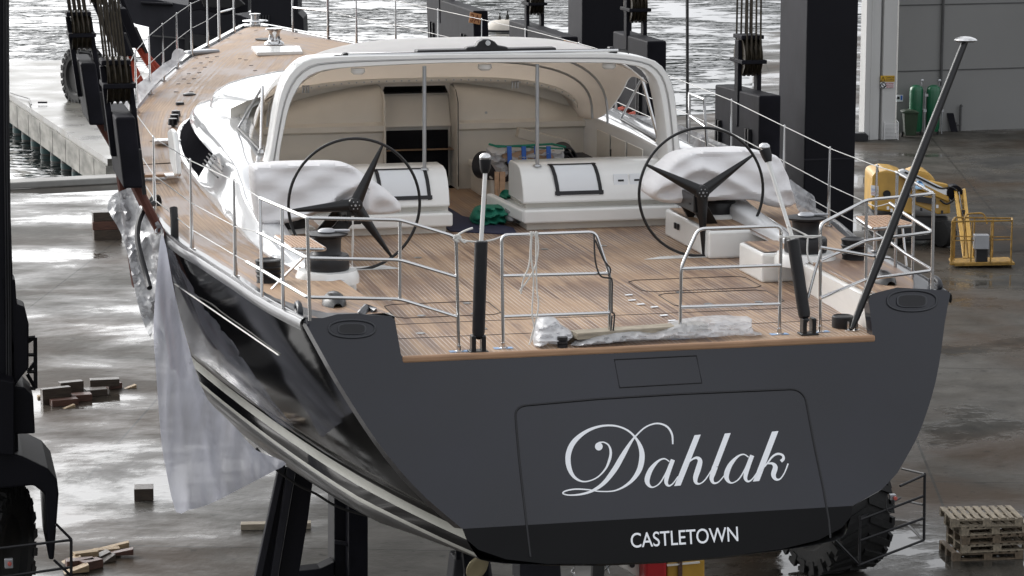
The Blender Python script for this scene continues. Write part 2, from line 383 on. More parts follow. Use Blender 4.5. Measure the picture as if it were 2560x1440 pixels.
UR = crom([(0, 1), (.125, .93), (.32, .84), (.475, .75), (.665, .60), (.795, .455), (.89, .33), (.965, .15), (1, 0)], 5)
def ze(Y): return lerp_tab(ZE, Y)
def bd(Y): return lerp_tab(BD, Y)
def bw(Y): return lerp_tab(BW, Y)
def section(Y, s):
    """deck edge to keel; near the stern the section leans with the raked transom"""
    k = .5 * max(0, 1 - Y / 9.0) ** 1.3; zb = lerp_tab(ZB, Y); zd = ze(Y); b1 = bd(Y); out = []
    f = max(0, 1 - Y / 7.0)
    wv = lambda z: Y + k * z
    for i in range(15):
        t = i / 14; z = zd + (-1.62 - zd) * t; u = lerp_tab(UU if s < 0 else UR, t)
        b2 = bw(wv(-1.62))
        out.append((b2 + (b1 - b2) * u, z))
    b2 = out[-1][0]
    q_ = min(1, max(0, Y / 2.2))
    for z, g in ((-1.72, .985), (-1.84, .955), (-1.885, .94)): out.append((b2 * (g + (1.004 - g) * q_), z))
    b3 = b2 * (.94 + .058 * q_)
    for i in range(1, 9):
        a = i / 8 * PI / 2
        out.append((b3 * math.cos(a) ** (.85 - .4 * q_) if i < 8 else 0, -1.885 + min(-.05, (zb + 1.885)) * math.sin(a)))
    return [V((s * x, wv(z), z)) for x, z in out]
YS = [0, .3, .6, 1, 1.4, 1.8, 2.2, 2.7, 3.2, 3.7, 4.2, 4.8, 5.4, 6, 6.7, 7.4, 8.2, 9, 10, 11.5, 13, 14.5, 16, 17.5, 19, 20.5, 22, 23.5, 25, 26.5, 28, 29.3, 30.4, 31.2, 31.8]
mb = MB(); hull_bvh_v = []; hull_bvh_f = []
for s in (-1, 1):
    rows = [section(Y, s) for Y in YS]; n = len(rows[0])
    for i in range(len(rows) - 1):
        for j in range(n - 1):
            mi = 0 if j < 14 else (1 if j == 14 else (0 if j == 15 else (1 if j == 16 else 2)))
            mb.add([rows[i][j], rows[i][j + 1], rows[i + 1][j + 1], rows[i + 1][j]], [(0, 1, 2, 3)], mi)
hull = mb.build('hull', ['black', 'stripe', 'antifoul'], yacht, smooth=False)
bm = bmesh.new(); bm.from_mesh(hull.data); bmesh.ops.remove_doubles(bm, verts=bm.verts, dist=.0005); bmesh.ops.recalc_face_normals(bm, faces=bm.faces)
for f in bm.faces: f.smooth = True
bm.to_mesh(hull.data)
HULL = BVHTree.FromPolygons([q.co + V((0, 12, -2.9)) for q in bm.verts], [[v.index for v in f.verts] for f in bm.faces]); bm.free()
hull.data.set_sharp_from_angle(angle=1.2)
# ---- keel, rudder, propeller (below the hull, mostly hidden)
mb = MB(); mb.prism([(-.22, 11, -2.7), (-.22, 15, -2.7), (-.22, 14.6, -4.1), (-.22, 11.8, -4.1)], (.44, 0, 0)); mb.build('keel', 'antifoul', yacht, bevel=.08)
mb = MB(); mb.prism([(-.08, 1.6, -2.0), (-.08, 2.6, -2.0), (-.08, 2.4, -4.6), (-.08, 1.8, -4.6)], (.16, 0, 0)); mb.build('rudder', 'antifoul', yacht, bevel=.05)
# propeller blades seen under the port quarter
pc = pd(1222, 1378, 33.5); mb = MB(); mb.lathe([(.02, -.12), (.09, -.06), (.1, .1), (.07, .2)], pc, 16, ax=(0, 1, -.1))
for a0 in (2.0, 4.1, 6.2):
    dv = V((math.cos(a0), 0, math.sin(a0))); pv = V((-math.sin(a0), .8, math.cos(a0))).normalized()
    rows = []
    for i in range(9):
        t = i / 8; w = .16 * math.sin(PI * (.12 + .86 * t)) ** .6; tw = pv.lerp(V((-math.sin(a0), .2, math.cos(a0))).normalized(), t)
        rows.append([pc + dv * (.07 + .36 * t) + tw * (w * (j / 4 - .5) * 2) for j in range(5)])
    mb.grid(rows)
pr_ = mb.build('propeller', 'bronze', yacht, smooth=True, solid=.015)
mb = MB(); mb.tube([pc + V((0, .1, .02)), pc + V((0, 1.6, .75))], .045, 10); mb.build('propeller_shaft', 'bronze', yacht, smooth=True)
# ---- transom
def T(x, z, off=0.0): return V((x, .5 * z, z)) + V((0, -1, .5)).normalized() * off
oL = [(-3.49, .38)] + [(-(bw(0 + .5 * -1.62) + (3.49 - bw(-.81)) * lerp_tab(UU, t)), .38 - 2.0 * t) for t in [i / 14 for i in range(1, 15)]]
bot = [(-oL[-1][0] * g, z) for g, z in ((1, -1.62),)]
bh = -oL[-1][0]
low = [(-bh * .985, -1.72), (-bh * .93, -1.82), (-bh * .8, -1.92), (-bh * .6, -1.985), (-bh * .3, -2.02), (0, -2.03)]
low_r = [(-x, z) for x, z in reversed(low[:-1])]
sk = .5
top = [(2.56, .0), (2.50, .36), (2.44, .385)][::-1]
oR = [(2 * 0 + (bh + (3.49 - bh) * lerp_tab(UR, i / 14)), .38 - 2.0 * i / 14) for i in range(14)]
upper = oL + [(bh, -1.62)] + list(reversed(oR))
top_edge = [(3.46, .42), (2.9, .47), (2.62, .42), (2.56, .37), (2.55, .02), (2.5, -.015), (-2.5, -.015), (-2.53, .02), (-2.56, .35), (-2.60, .395), (-2.75, .40), (-2.95, .43), (-3.15, .43), (-3.3, .40), (-3.47, .41)]
outl = upper + top_edge
def planar(outline, off, name, mt, parent, thick=0.0, bevel=0.0):
    P, F, D = fill(densify(outline, .35), .35)
    mb = MB(); n = len(P); vs = [T(q.x, q.y, off) for q in P]; fs = [tuple(f) for f in F]
    if thick:
        vs += [T(q.x, q.y, off - thick) for q in P]; fs += [tuple(n + i for i in reversed(f)) for f in F]
        k = len(densify(outline, .35)); fs += [(i, (i + 1) % k, n + (i + 1) % k, n + i) for i in range(k)]
    mb.add(vs, fs); return mb.build(name, mt, parent, bevel=bevel)
tr = planar(outl, 0.0, 'transom', 'transom', yacht, thick=.16)
band = [(-bh, -1.62)] + low + low_r + [(bh, -1.62)]
planar([(x, z) for x, z in band], 0.0, 'transom_band', 'bandblack', yacht, thick=.1)
# seams of the stern door and hatch, as recessed dark gaskets
def seam(pixels, r, name, mt='ink', closed=False):
    mb = MB(); mb.tube([tp(x, y, .001) for x, y in pixels], r, 6, closed=closed); return mb.build(name, mt, tr, smooth=True)
def arc(cx, cy, rx, ry, a0, a1, n=8): return [(cx + rx * math.cos(a0 + (a1 - a0) * i / n), cy + ry * math.sin(a0 + (a1 - a0) * i / n)) for i in range(n + 1)]
door = [(1326, 1392), (1308, 1240), (1298, 1150), (1291, 1070), (1289, 1040)] + arc(1320, 1035, 31, 22, PI, 1.5 * PI, 6) + [(1500, 997), (1700, 985), (1975, 973)] + arc(1978, 1010, 38, 37, 1.5 * PI, 1.93 * PI, 6) + [(2035, 1110), (2058, 1220), (2072, 1300), (2076, 1345)]
seam(door, .012, 'stern_door_seam')
seam([(1536, 899), (1741, 889), (1755, 957), (1549, 969)], .008, 'transom_hatch_seam', closed=True)
# moulded hand grips on both wings
for s, c in ((-1, (880, 822)), (1, (2280, 752))):
    cx, cy = c; w, h = (58, 22) if s < 0 else (62, 26)
    o1 = [tp(cx + w * math.cos(a) * (1.0), cy + h * (abs(math.sin(a)) ** .8) * (1 if math.sin(a) > 0 else -1) - (w * 0), .006) for a in [2 * PI * i / 28 for i in range(28)]]
    mb = MB(); mb.tube(o1, .012, 6, closed=True); mb.build('grip_rim', 'greytrim', tr, smooth=True)
    rr = []
    for k, (g, off) in enumerate(((.62, .012), (.55, .014), (.52, -.04))):
        rr.append([tp(cx + w * g * (abs(math.cos(a)) ** .6) * (1 if math.cos(a) > 0 else -1), cy + h * g * (abs(math.sin(a)) ** .6) * (1 if math.sin(a) > 0 else -1), off) for a in [2 * PI * i / 24 for i in range(24)]])
    mb = MB(); mb.grid(rr[:2], close=True); mb.add([q for q in rr[1]], [tuple(range(24))], 1); mb.build('grip_slot', ['greytrim', 'ink'], tr)
# ---- name lettering
def stroke(pts, off, name=None):
    """pts: (x, y, width) in the traced drawing; returns a ribbon on the transom"""
    q = crom(pts, 8); n = len(q); L_ = []; R_ = []
    for i in range(n):
        a = q[max(i - 1, 0)]; b = q[min(i + 1, n - 1)]; d = V((b[0] - a[0], b[1] - a[1])); d.normalize() if d.length else None
        nn = V((-d.y, d.x)); w = max(3.5, q[i][2]) / 2
        L_.append((q[i][0] + nn.x * w, q[i][1] + nn.y * w)); R_.append((q[i][0] - nn.x * w, q[i][1] - nn.y * w))
    f = lambda x, y, o: tp(1240 + x / 2.4826, 860 + y / 2.4826, o)
    rows = [[f(*L_[i], off + .0025 * i / n), f(*R_[i], off + .0025 * i / n)] for i in range(n)]
    return rows
W = MB()
def stk(pts, off): W.grid(stroke(pts, off))
def bar(p, off): W.add([tp(1240 + x / 2.4826, 860 + y / 2.4826, off) for x, y in p], [tuple(range(len(p)))])
D1 = [(636, 612, 8), (670, 610, 8), (700, 630, 10), (712, 670, 15), (704, 720, 16), (676, 780, 11), (620, 833, 8), (545, 854, 9), (485, 825, 18), (452, 760, 30), (450, 680, 33), (485, 605, 30), (560, 543, 20), (650, 510, 13), (740, 508, 11), (815, 535, 11), (868, 585, 14), (900, 650, 28), (905, 715, 34), (885, 790, 30), (830, 860, 18), (745, 908, 9), (650, 915, 7), (570, 904, 8), (490, 901, 9), (430, 913, 9), (416, 928, 8), (455, 938, 8), (530, 932, 12), (600, 910, 16), (670, 862, 24), (735, 780, 32), (785, 695, 30), (830, 620, 18), (868, 570, 10), (930, 515, 9), (1000, 493, 10), (1060, 512, 12), (1092, 560, 12), (1097, 622, 9)]
stk(D1, .003)
W.add([tp(1240 + (638 + 24 * math.cos(a)) / 2.4826, 860 + (636 + 25 * math.sin(a)) / 2.4826, .0075) for a in [2 * PI * i / 20 for i in range(20)]], [tuple(range(20))])
def letter_a(dx, dy):
    stk([(1076 + dx, 730 + dy, 7), (1045 + dx, 712 + dy, 8), (1005 + dx, 728 + dy, 14), (960 + dx, 780 + dy, 28), (938 + dx, 840 + dy, 32), (948 + dx, 876 + dy, 20), (975 + dx, 889 + dy, 8), (1015 + dx, 865 + dy, 8), (1050 + dx, 810 + dy, 9), (1072 + dx, 760 + dy, 9)], .003)
    stk([(1098 + dx, 718 + dy, 26), (1080 + dx, 765 + dy, 28), (1062 + dx, 820 + dy, 28), (1056 + dx, 860 + dy, 22), (1072 + dx, 880 + dy, 12), (1098 + dx, 866 + dy, 8), (1130 + dx, 822 + dy, 7)], .0062)
letter_a(0, 0)
bar([(1232, 566), (1271, 562), (1146, 878), (1106, 882)], .003)
stk([(1150, 812, 7), (1175, 760, 8), (1210, 722, 9), (1245, 706, 16), (1266, 725, 28), (1255, 775, 34), (1238, 830, 30), (1243, 862, 18), (1268, 866, 8), (1300, 840, 8), (1338, 782, 7)], .0062)
def letter_l(pts, o): stk(pts, o)
bar([(1420, 556), (1457, 552), (1378, 760), (1340, 766)], .003)
stk([(1360, 760, 36), (1347, 800, 33), (1338, 835, 26), (1350, 862, 15), (1378, 858, 8), (1410, 825, 7), (1438, 780, 7)], .0062)
letter_a(492, -27)
bar([(1713, 544), (1753, 540), (1634, 850), (1594, 854)], .003)
stk([(1640, 790, 7), (1680, 745, 9), (1715, 700, 12), (1748, 682, 14), (1778, 690, 14), (1784, 712, 18), (1768, 728, 20)], .0062)
stk([(1684, 742, 9), (1715, 742, 16), (1733, 765, 30), (1722, 810, 30), (1735, 838, 18), (1762, 838, 9), (1790, 800, 8), (1813, 742, 9)], .0095)
W.build('name_lettering', mat('white_vinyl', (.88, .90, .93), .5, var=.01), tr)
def text_mesh(s_, mapf, name, mt, parent, spacing=1.0, origin=None, bold=0.0):
    cu = bpy.data.curves.new('t', 'FONT'); cu.body = s_; cu.space_character = spacing; cu.offset = bold
    ob = bpy.data.objects.new('t', cu); COL.objects.link(ob); bpy.context.view_layer.update()
    me = bpy.data.meshes.new_from_object(ob.evaluated_get(bpy.context.evaluated_depsgraph_get()))
    xs = [v.co.x for v in me.vertices]; ys = [v.co.y for v in me.vertices]
    x0, x1, y0, y1 = min(xs), max(xs), min(ys), max(ys)
    mb = MB(); mb.add([mapf((v.co.x - x0) / (x1 - x0), (v.co.y - y0) / (y1 - y0)) for v in me.vertices], [tuple(p.vertices) for p in me.polygons])
    bpy.data.objects.remove(ob); bpy.data.meshes.remove(me); bpy.data.curves.remove(cu)
    return mb.build(name, mt, parent, origin=origin)
text_mesh('CASTLETOWN', lambda u, v: tp(1578 + u * 268 - v * 2, 1370 - u * 17 - v * 37, .004), 'port_lettering', bpy.data.materials['white_vinyl'], tr, spacing=.98, bold=.004)
# ---- toe rails and rubbing edge
for s in (-1, 1):
    Yr = [.24, .4] + [.7 + i * .7 for i in range(45)]; Yr = [y for y in Yr if y < 31.6]
    prof = [(.006, -.10), (.016, -.06), (.014, -.02), (.0, .01), (-.01, .012), (-.018, .022), (-.035, .035), (-.05, .035), (-.06, .014), (-.15, .012)]
    rows = [[V((s * max(.01, bd(Y) + a), Y, ze(Y) + b)) for a, b in prof] for Y in Yr]
    MB().grid(rows).build('toe_rail', 'railgrey', yacht, smooth=True)
    # fairlead at the quarter
    c = V((s * 3.46, .62, .40))
    mb = MB(); ring = [(c + V((s * .03, 0 + .13 * math.cos(a), .02 + .06 * math.sin(a)))) for a in [2 * PI * i / 20 for i in range(20)]]
    mb.tube(ring, .032, 10, closed=True); mb.build('fairlead', 'greytrim', yacht, smooth=True)
    # quarter cap: grey moulding behind the transom wing
    mb = MB(); mb.grid([[V((s * (2.55 + (bd(Y) - .10 - 2.55 - f_) * u + f_), Y, .375 + .05 * math.sin(PI * u) * g_)) for u in [i / 8 for i in range(9)]] for Y, f_, g_ in ((0.22, 0, .8), (.4, .0, .6), (.55, .55, .3), (.9, .8, .1), (1.6, 1.05, 0))])
    mb.build('quarter_moulding', 'greytrim', yacht, smooth=True)
# ---- decks
def xin(Y): return 2.6 + .055 * min(Y, 5)
def deck_uv(q, s): return (bd(q.y) - abs(q.x), q.y)
for s in (-1, 1):
    rows = []; uv = []
    for Y in [.28 + i * .4 for i in range(31)]:
        Y = min(Y, 12.3); a = xin(Y) - .02 if Y < 8 else 2.95; b = bd(Y) - .14
        r = [V((s * (a + (b - a) * u), Y, ze(Y) + .012 + .03 * (1 - u))) for u in [i / 6 for i in range(7)]]
        rows.append(r); uv.append([deck_uv(q, s) for q in r])
    MB().grid(rows, uv=uv).build('side_deck', 'teaks', yacht, smooth=True)
rows = []; uv = []
for Y in [12.3 + i * .6 for i in range(33)]:
    Y = min(Y, 31.5); b = max(.02, bd(Y) - .12)
    r = [V((b * u, Y, ze(Y) + .012 + .10 * (1 - u * u) * min(1, b))) for u in [-1 + i / 10 for i in range(21)]]
    rows.append(r); uv.append([(bd(q.y) - abs(q.x), q.y) for q in r])
MB().grid(rows, uv=uv).build('foredeck', 'teaks', yacht, smooth=True)
rows = []; uv = []
for Y in [i * .5 for i in range(26)]:
    a = xin(Y) + .03 if Y < 8 else 2.7
    r = [V((a * u, Y if Y < 12.3 else 12.3, 0)) for u in (-1, -.5, 0, .5, 1)]
    rows.append(r); uv.append([(q.x + 10, q.y) for q in r])
MB().grid(rows, uv=uv).build('cockpit_sole', 'teak', yacht)
MB().box((-2.52, -.035, -.06), (2.57, .03, .012)).build('stern_deck_edge', 'teaktrim', yacht, bevel=.02)
mb = MB()                                                       # hatch outlines in the sole
for y0 in (.95, 1.75): mb.box((-2.5, y0, .001), (2.55, y0 + .012, .004))
for x0, x1, y0, y1 in ((-2.2, -1.0, 2.1, 2.95), (1.0, 2.3, 2.1, 2.95), (.9, 2.35, 3.1, 3.9)):
    mb.tube([(x0 + .1, y0, .003), (x1 - .1, y0, .003), (x1, y0 + .1, .003), (x1, y1 - .1, .003), (x1 - .1, y1, .003), (x0 + .1, y1, .003), (x0, y1 - .1, .003), (x0, y0 + .1, .003)], .005, 4, closed=True)
mb.build('sole_hatch_joints', 'ink', yacht)
for x, y in ((-1.9, 2.2), (-1.3, 2.2), (-1.8, 2.85), (-1.25, 2.85), (1.4, 2.2), (2.0, 2.2), (1.3, 3.0), (-1.2, 6.1), (-.4, 6.3), (.5, 6.4), (1.3, 6.5), (-2.1, 1.2), (-1.4, 1.3)):
    mb = MB(); mb.lathe([(.0, .001), (.045, .001), (.05, .006), (.03, .008), (0, .004)], (x, y, 0), 14); mb.build('flush_ring', 'steeld', yacht)
# coamings beside the cockpit sole
def coam_t(Y): return lerp_tab([(2.6, .36), (4, .42), (6, .52), (7.3, .66), (8.3, .94), (10, 1.04), (12.4, 1.1)], Y)
def sst(a, b, x):
    t = max(0, min(1, (x - a) / (b - a))); return t * t * (3 - 2 * t)
WBT = crom([(2.0, 2.9), (2.6, 2.98), (2.9, 3.07), (5.15, 3.33), (8.6, 3.44), (12.4, 3.5), (15, 3.28), (16.5, 2.85), (17.6, 2.2), (18.4, 1.3), (18.9, .1)], 5)
def house(Y):
    w = lerp_tab(WBT, Y); z0 = ze(Y); zt = coam_t(Y) if Y <= 12.4 else 1.1; g = sst(8.4, 10.6, Y); h = zt - z0
    A_ = [(w, z0), (w - .012, z0 + .07 * min(1, h * 4)), (w - .03, z0 + .18 * h), (w - .07, z0 + .36 * h), (w - .13, z0 + .62 * h), (w - .18, z0 + .86 * h), (w - .23, zt - .01), (w - .30, zt)]
    B_ = [(w, z0), (w + .03, z0 + .06), (w + .01, z0 + .10), (w - .05, z0 + .10), (w - .26, z0 + .66 * h), (w - .20, z0 + .72 * h), (w - .30, z0 + .92 * h), (w - .50, zt)]
    return [(p[0] * (1 - g) + q[0] * g, p[1] * (1 - g) + q[1] * g) for p, q in zip(A_, B_)]
def house_mesh(rows, s, nm):
    mb = MB()
    for i in range(len(rows) - 1):
        for j in range(len(rows[0]) - 1):
            Y = rows[i][j].y; mi = 1 if (j == 3 and 10.2 < Y < 16.2) else 0
            if nm != 'coaming' and j == len(rows[0]) - 4 and 10.2 < Y < 16.2: mi = 1
            mb.add([rows[i][j], rows[i][j + 1], rows[i + 1][j + 1], rows[i + 1][j]], [(0, 1, 2, 3)], mi)
    o = mb.build(nm, ['film', 'glass'], yacht, smooth=True)
    bm = bmesh.new(); bm.from_mesh(o.data); bmesh.ops.remove_doubles(bm, verts=bm.verts, dist=.001); bmesh.ops.recalc_face_normals(bm, faces=bm.faces)
    for f in bm.faces: f.smooth = True
    bm.to_mesh(o.data); bm.free(); o.data.set_sharp_from_angle(angle=.95); return o
for s in (-1, 1):
    rows = []                                                  # white facing between sole and side deck, aft part
    for Y in (.02, 1, 2, 3):
        rows.append([V((s * (xin(Y) + .0), Y, 0)), V((s * (xin(Y) - .02), Y + .08, .15)), V((s * (xin(Y) - .05), Y + .22, ze(Y) + .0)), V((s * (xin(Y) + .06), Y + .24, ze(Y) + .035))])
    MB().grid(rows).build('coaming_face', 'white', yacht, smooth=False)
    rows = []
    for Y in [2.6, 2.75, 2.9, 3.3, 4, 4.6, 5.2, 5.8, 6.4, 7, 7.4, 7.8, 8.2, 8.6, 9.1, 9.6, 10.1, 10.6, 11.2, 11.8, 12.4]:
        xi = lerp_tab([(2.6, 2.9), (4, 2.92), (7, 2.9), (7.8, 2.75), (12.4, 2.5)], Y)
        rows.append([V((s * x, Y, z)) for x, z in house(Y)] + [V((s * xi, Y, coam_t(Y))), V((s * (xi - .03), Y, coam_t(Y) - .04)), V((s * (xi - .03), Y, 0 if Y > 7.2 else .3))])
    house_mesh(rows, s, 'coaming')
    # plinth beside the helm with teak tops
    def plinth(x0, x1, y0, y1, z, nm):
        o = MB().box((s * x0 if s > 0 else -x1, y0, 0), (s * x1 if s > 0 else -x0, y1, z)).build(nm, 'white', yacht, bevel=.03)
        q = MB(); a, b = (x0 + .04, x1 - .04); a, b = (a, b) if s > 0 else (-b, -a)
        P_ = [[V((a + (b - a) * u, y, z + .014)) for u in (0, .5, 1)] for y in (y0 + .05, (y0 + y1) / 2, y1 - .05)]
        q.grid(P_, uv=[[(p.x + 10, p.y) for p in r] for r in P_]); q.build('teak_tread', 'teaks', o, origin=yacht['_o'])
        return o
    p1 = plinth(2.32, 3.05, 5.2, 7.2, .35, 'helm_plinth')
    p2 = plinth(2.42, 3.1, 3.4, 4.3, .35, 'winch_step')
    for k in (0, .09):
        MB().box((s * 2.30 - .012, 6.5 + k * 1.3, .17), (s * 2.30 + .012, 6.57 + k * 1.3, .25)).build('socket', 'plastic', p1, bevel=.01)
    mb = MB(); mb.lathe([(.0, .0), (.36, 0), (.36, .08), (.33, .14), (.0, .16)], (s * 2.82, 3.0, .28), 32); mb.build('winch_base', 'white', yacht, smooth=True)
    mb = MB(); mb.lathe([(.0, .0), (.33, 0), (.33, .05), (.29, .08), (.0, .08)], (s * 2.78, 6.35, .33), 32); mb.build('winch_base', 'white', yacht, smooth=True)
# winches
def winch(x, y, z, k, arm):
    w = MB(); w.lathe([(0, 0), (.245, 0), (.25, .02), (.25, .14), (.235, .165), (.17, .175), (.155, .2), (.16, .33), (.17, .36), (.235, .385), (.24, .405), (.17, .415), (0, .415)], (x, y, z), 40)
    w.v = [V((x, y, z)) + (q - V((x, y, z))) * k for q in w.v]
    o = w.build('winch', 'plastic', yacht, smooth=True)
    a = MB(); t = z + .415 * k; a.lathe([(0, 0), (.10, 0), (.105, .02), (.07, .04), (0, .045)], (x, y, t), 20)
    a.obox(V((x, y, t + .02)) + V((math.cos(arm), math.sin(arm), 0)) * .13 * k, V((math.cos(arm), math.sin(arm), 0)) * .13, V((-math.sin(arm), math.cos(arm), 0)) * .035, (0, 0, .012)); a.build('self_tailer', 'alloy', o, smooth=True, bevel=.008)
for s in (-1, 1):
    winch(s * 2.82, 3.0, .43, 1.0, -.2); winch(s * 2.78, 6.35, .41, .95, 2.8)
    p = V((s * 3.5 if s < 0 else 3.36, 2.85, .31)); mb = MB(); mb.lathe([(0, 0), (.14, 0), (.14, .02), (.13, .06), (.145, .1), (.13, .11), (.15, .15), (.135, .16), (.155, .2), (.14, .21), (.15, .27), (.12, .28), (.11, .27), (0, .26)], p, 28)
    mb.build('capstan_drum', 'plastic', yacht, smooth=True)
    # black dorade / cleat pods on the quarter
    c = V((s * 3.05, 1.05, .38)); mb = MB(); rows = []
    for i in range(9):
        t = i / 8; w_ = .13 * math.sin(PI * (.08 + .84 * t)) ** .7
        rows.append([c + V((.17 * 0 + s * w_ * math.cos(a), (t - .5) * .5, max(0, w_ * 1.1 * math.sin(a)))) for a in [PI * j / 8 for j in range(9)]])
    mb.grid(rows); mb.build('cleat_pod', 'carbon', yacht, smooth=True)
# grey bow shaped fairlead on the port quarter deck and black drum by the starboard edge
mb = MB(); mb.tube([pz(905, 800, .3), pz(905, 782, .42), pz(915, 772, .42), pz(932, 776, .42), pz(938, 800, .3)], .05, 10); mb.build('mooring_fairlead', 'railgrey', yacht, smooth=True)
mb = MB(); c = pz(2107, 818, 0); mb.lathe([(0, 0), (.115, 0), (.12, .01), (.12, .12), (.105, .13), (.1, .12), (0, .11)], c, 28); mb.build('emergency_tiller_cap', 'plastic', yacht, smooth=True)
mb = MB(); c = pz(1406, 868, 0); mb.lathe([(0, 0), (.055, 0), (.055, .03), (.045, .035), (.055, .04), (.055, .07), (.045, .075), (.055, .08), (.055, .11), (0, .115)], c, 20); mb.build('vent_cap', 'plastic', yacht, smooth=True)
# ---- deckhouse (coachroof) forward of the cockpit
rows = []
for Y in [12.4, 13, 13.6, 14.2, 14.8, 15.3, 15.8, 16.2, 16.6, 17, 17.4, 17.8, 18.1, 18.4, 18.7, 18.9]:
    t = max(0, (Y - 14.5) / 4.4); sc = max(.12, 1 - t ** 2.2 * .88); z0 = ze(Y)
    o_ = [(max(.0, x), z0 + (z - z0) * sc) for x, z in house(Y)]; x7, z7 = o_[-1]; H = z0 + (1.62 - z0) * sc
    xl = min(x7, 2.52 + (x7 - 2.52) * sst(12.4, 14.0, Y)) if Y < 14 else x7; o_ += [(xl, z7 + .002)]; o_ += [(xl * math.cos(a), z7 + (H - z7) * math.sin(a) ** .8) for a in [PI / 2 * k / 7 for k in range(1, 8)]]
    o_[-1] = (0, H)
    rows.append([V((-x, Y, z)) for x, z in o_] + [V((x, Y, z)) for x, z in reversed(o_[:-1])])
house_mesh(rows, 1, 'coachroof')
co = next(o for o in yacht.children if o.name.startswith('coaming') and not o.name.startswith('coaming_face') and min(v.co.x for v in o.data.vertices) < -3)
SIDE = BVHTree.FromPolygons([v.co + V(yacht['_o']) for v in co.data.vertices], [tuple(p.vertices) for p in co.data.polygons])
for a_, b_ in (((490, 980), (560, 1050)), ((465, 1015), (540, 1095)), ((440, 1055), (515, 1135)), ((420, 1100), (495, 1170)), ((575, 1065), (670, 1140)), ((555, 1105), (650, 1190)), ((530, 1145), (630, 1230)), ((505, 1185), (600, 1265))):
    P_ = []
    for t in [k_ / 14 for k_ in range(15)]:
        x = 420 + (a_[0] + (b_[0] - a_[0]) * t) / 4.8; y = 180 + (a_[1] + (b_[1] - a_[1]) * t) / 4.8; r = ray(x, y).normalized(); h_ = SIDE.ray_cast(CAM, r)
        if h_[0] is not None: P_.append(h_[0] - r * .02)
    if len(P_) > 1: MB().tube(P_, .011, 6).build('louvre', 'ink', co)
# hatch, capstan, bow fittings
h = MB(); h.prism([pz(628, 125, .98), pz(750, 123, .98), pz(757, 137, .98), pz(642, 140, .98)], (0, 0, .07)); h.build('foredeck_hatch', 'white', yacht, bevel=.015)
mb = MB(); c = pz(686, 110, 1.05); mb.lathe([(0, 0), (.20, 0), (.19, .03), (.12, .08), (.105, .2), (.13, .27), (.17, .29), (.17, .31), (0, .31)], c, 24); mb.build('mooring_capstan', 'steel', yacht, smooth=True)
mb = MB(); mb.lathe([(0, 0), (.26, 0), (.26, .012), (0, .014)], pz(670, 98, 1.045), 24); mb.build('locker_lid_ring', 'ink', yacht)
c = V((0, 31.2, 1.0)); mb = MB(); mb.lathe([(0, 0), (.36, 0), (.36, .03), (.12, .05), (.11, .1), (.28, .12), (.26, .14), (.09, .15), (.09, .24), (.12, .25), (.12, .28), (0, .29)], c, 24); mb.build('bow_windlass', 'steel', yacht, smooth=True)
for s in (-1, 1):   # white waterway strip inside the bow rail
    rows = [[V((s * (bd(Y) + .01), Y, ze(Y) + .02)), V((s * (bd(Y) + .04), Y, ze(Y) + .055)), V((s * max(0.01, bd(Y) - .07), Y, ze(Y) + .055))] for Y in [24 + i * .5 for i in range(16)]]
    MB().grid(rows).build('bow_capping', 'white', yacht, smooth=True)
mb = MB(); c = pz(505, 130, .97); mb.obox(c, (.32, .12, 0), (-.04, .08, 0), (0, 0, .04)); mb.obox(pz(515, 134, .92), (.12, .1, 0), (-.08, .1, 0), (0, 0, .08)); mb.build('bow_cleat', 'alloy', yacht, bevel=.03)
# small dark fittings scattered on the foredeck
dots = [(490, 152), (518, 153), (542, 152), (502, 165), (527, 164), (487, 177), (512, 176), (472, 189), (498, 188), (460, 202), (485, 202), (446, 213), (472, 213), (440, 232), (478, 233), (600, 160), (615, 163), (628, 176), (638, 188), (570, 105), (740, 112), (700, 113), (380, 350), (395, 430), (352, 425), (600, 95), (640, 92)]
for x, y in dots:
    z = .6 if y > 300 else .93 - (y - 100) * .0012; p = pz(x, y, z)
    p = V((p.x, p.y, ze(p.y) + .012 + (.10 * (1 - min(1, abs(p.x) / bd(p.y)) ** 2) if p.y > 12.3 else .02)))
    MB().box(p - V((.035, .015, 0)), p + V((.035, .015, .006))).build('deck_fitting', 'ink', yacht)
# genoa track on the port side deck, chainplates
mb = MB(); P_ = [pz(x, y, .68) for x, y in ((432, 312), (440, 292), (450, 270), (462, 248))]; mb.tube(P_, .035, 6)
for p in P_ + [(P_[0] + P_[1]) / 2]: mb.lathe([(0, 0), (.08, 0), (.07, .1), (0, .11)], p, 12)
mb.lathe([(0, 0), (.11, 0), (.11, .12), (.06, .14), (0, .14)], pz(474, 252, .68), 16); mb.build('sheet_track', 'carbon', yacht, smooth=True)
mb = MB(); mb.obox(pz(418, 353, .62), (.2, 0, 0), (0, .14, 0), (0, 0, .03)); mb.build('chainplate_cover', 'steel', yacht, bevel=.01)
mb = MB(); mb.obox(pz(380, 437, .5), (.38, .03, 0), (-.01, .14, 0), (0, 0, .02)); mb.build('flush_cleat_tray', 'teaktrim', yacht, bevel=.01)
for x, y in ((345, 435), (428, 440)):
    mb = MB(); mb.obox(pz(x, y, .52), (.09, .01, 0), (0, .12, 0), (0, 0, .03)); mb.build('folding_cleat', 'steel', yacht, bevel=.015)
mb = MB()   # white shroud cover standing on the side deck
P1 = [px(x, y, -3.95) for x, y in ((418, 328), (424, 322), (431, 330), (438, 380), (441, 436), (434, 440), (424, 400))]
mb.prism(P1, (.07, 0, 0)); mb.build('shroud_cover', 'white', yacht, bevel=.02)
mb = MB(); mb.obox(pz(330, 344, .55), (.1, 0, 0), (0, .1, 0), (0, 0, .1)); mb.build('deck_light', 'alloy', yacht, bevel=.02)
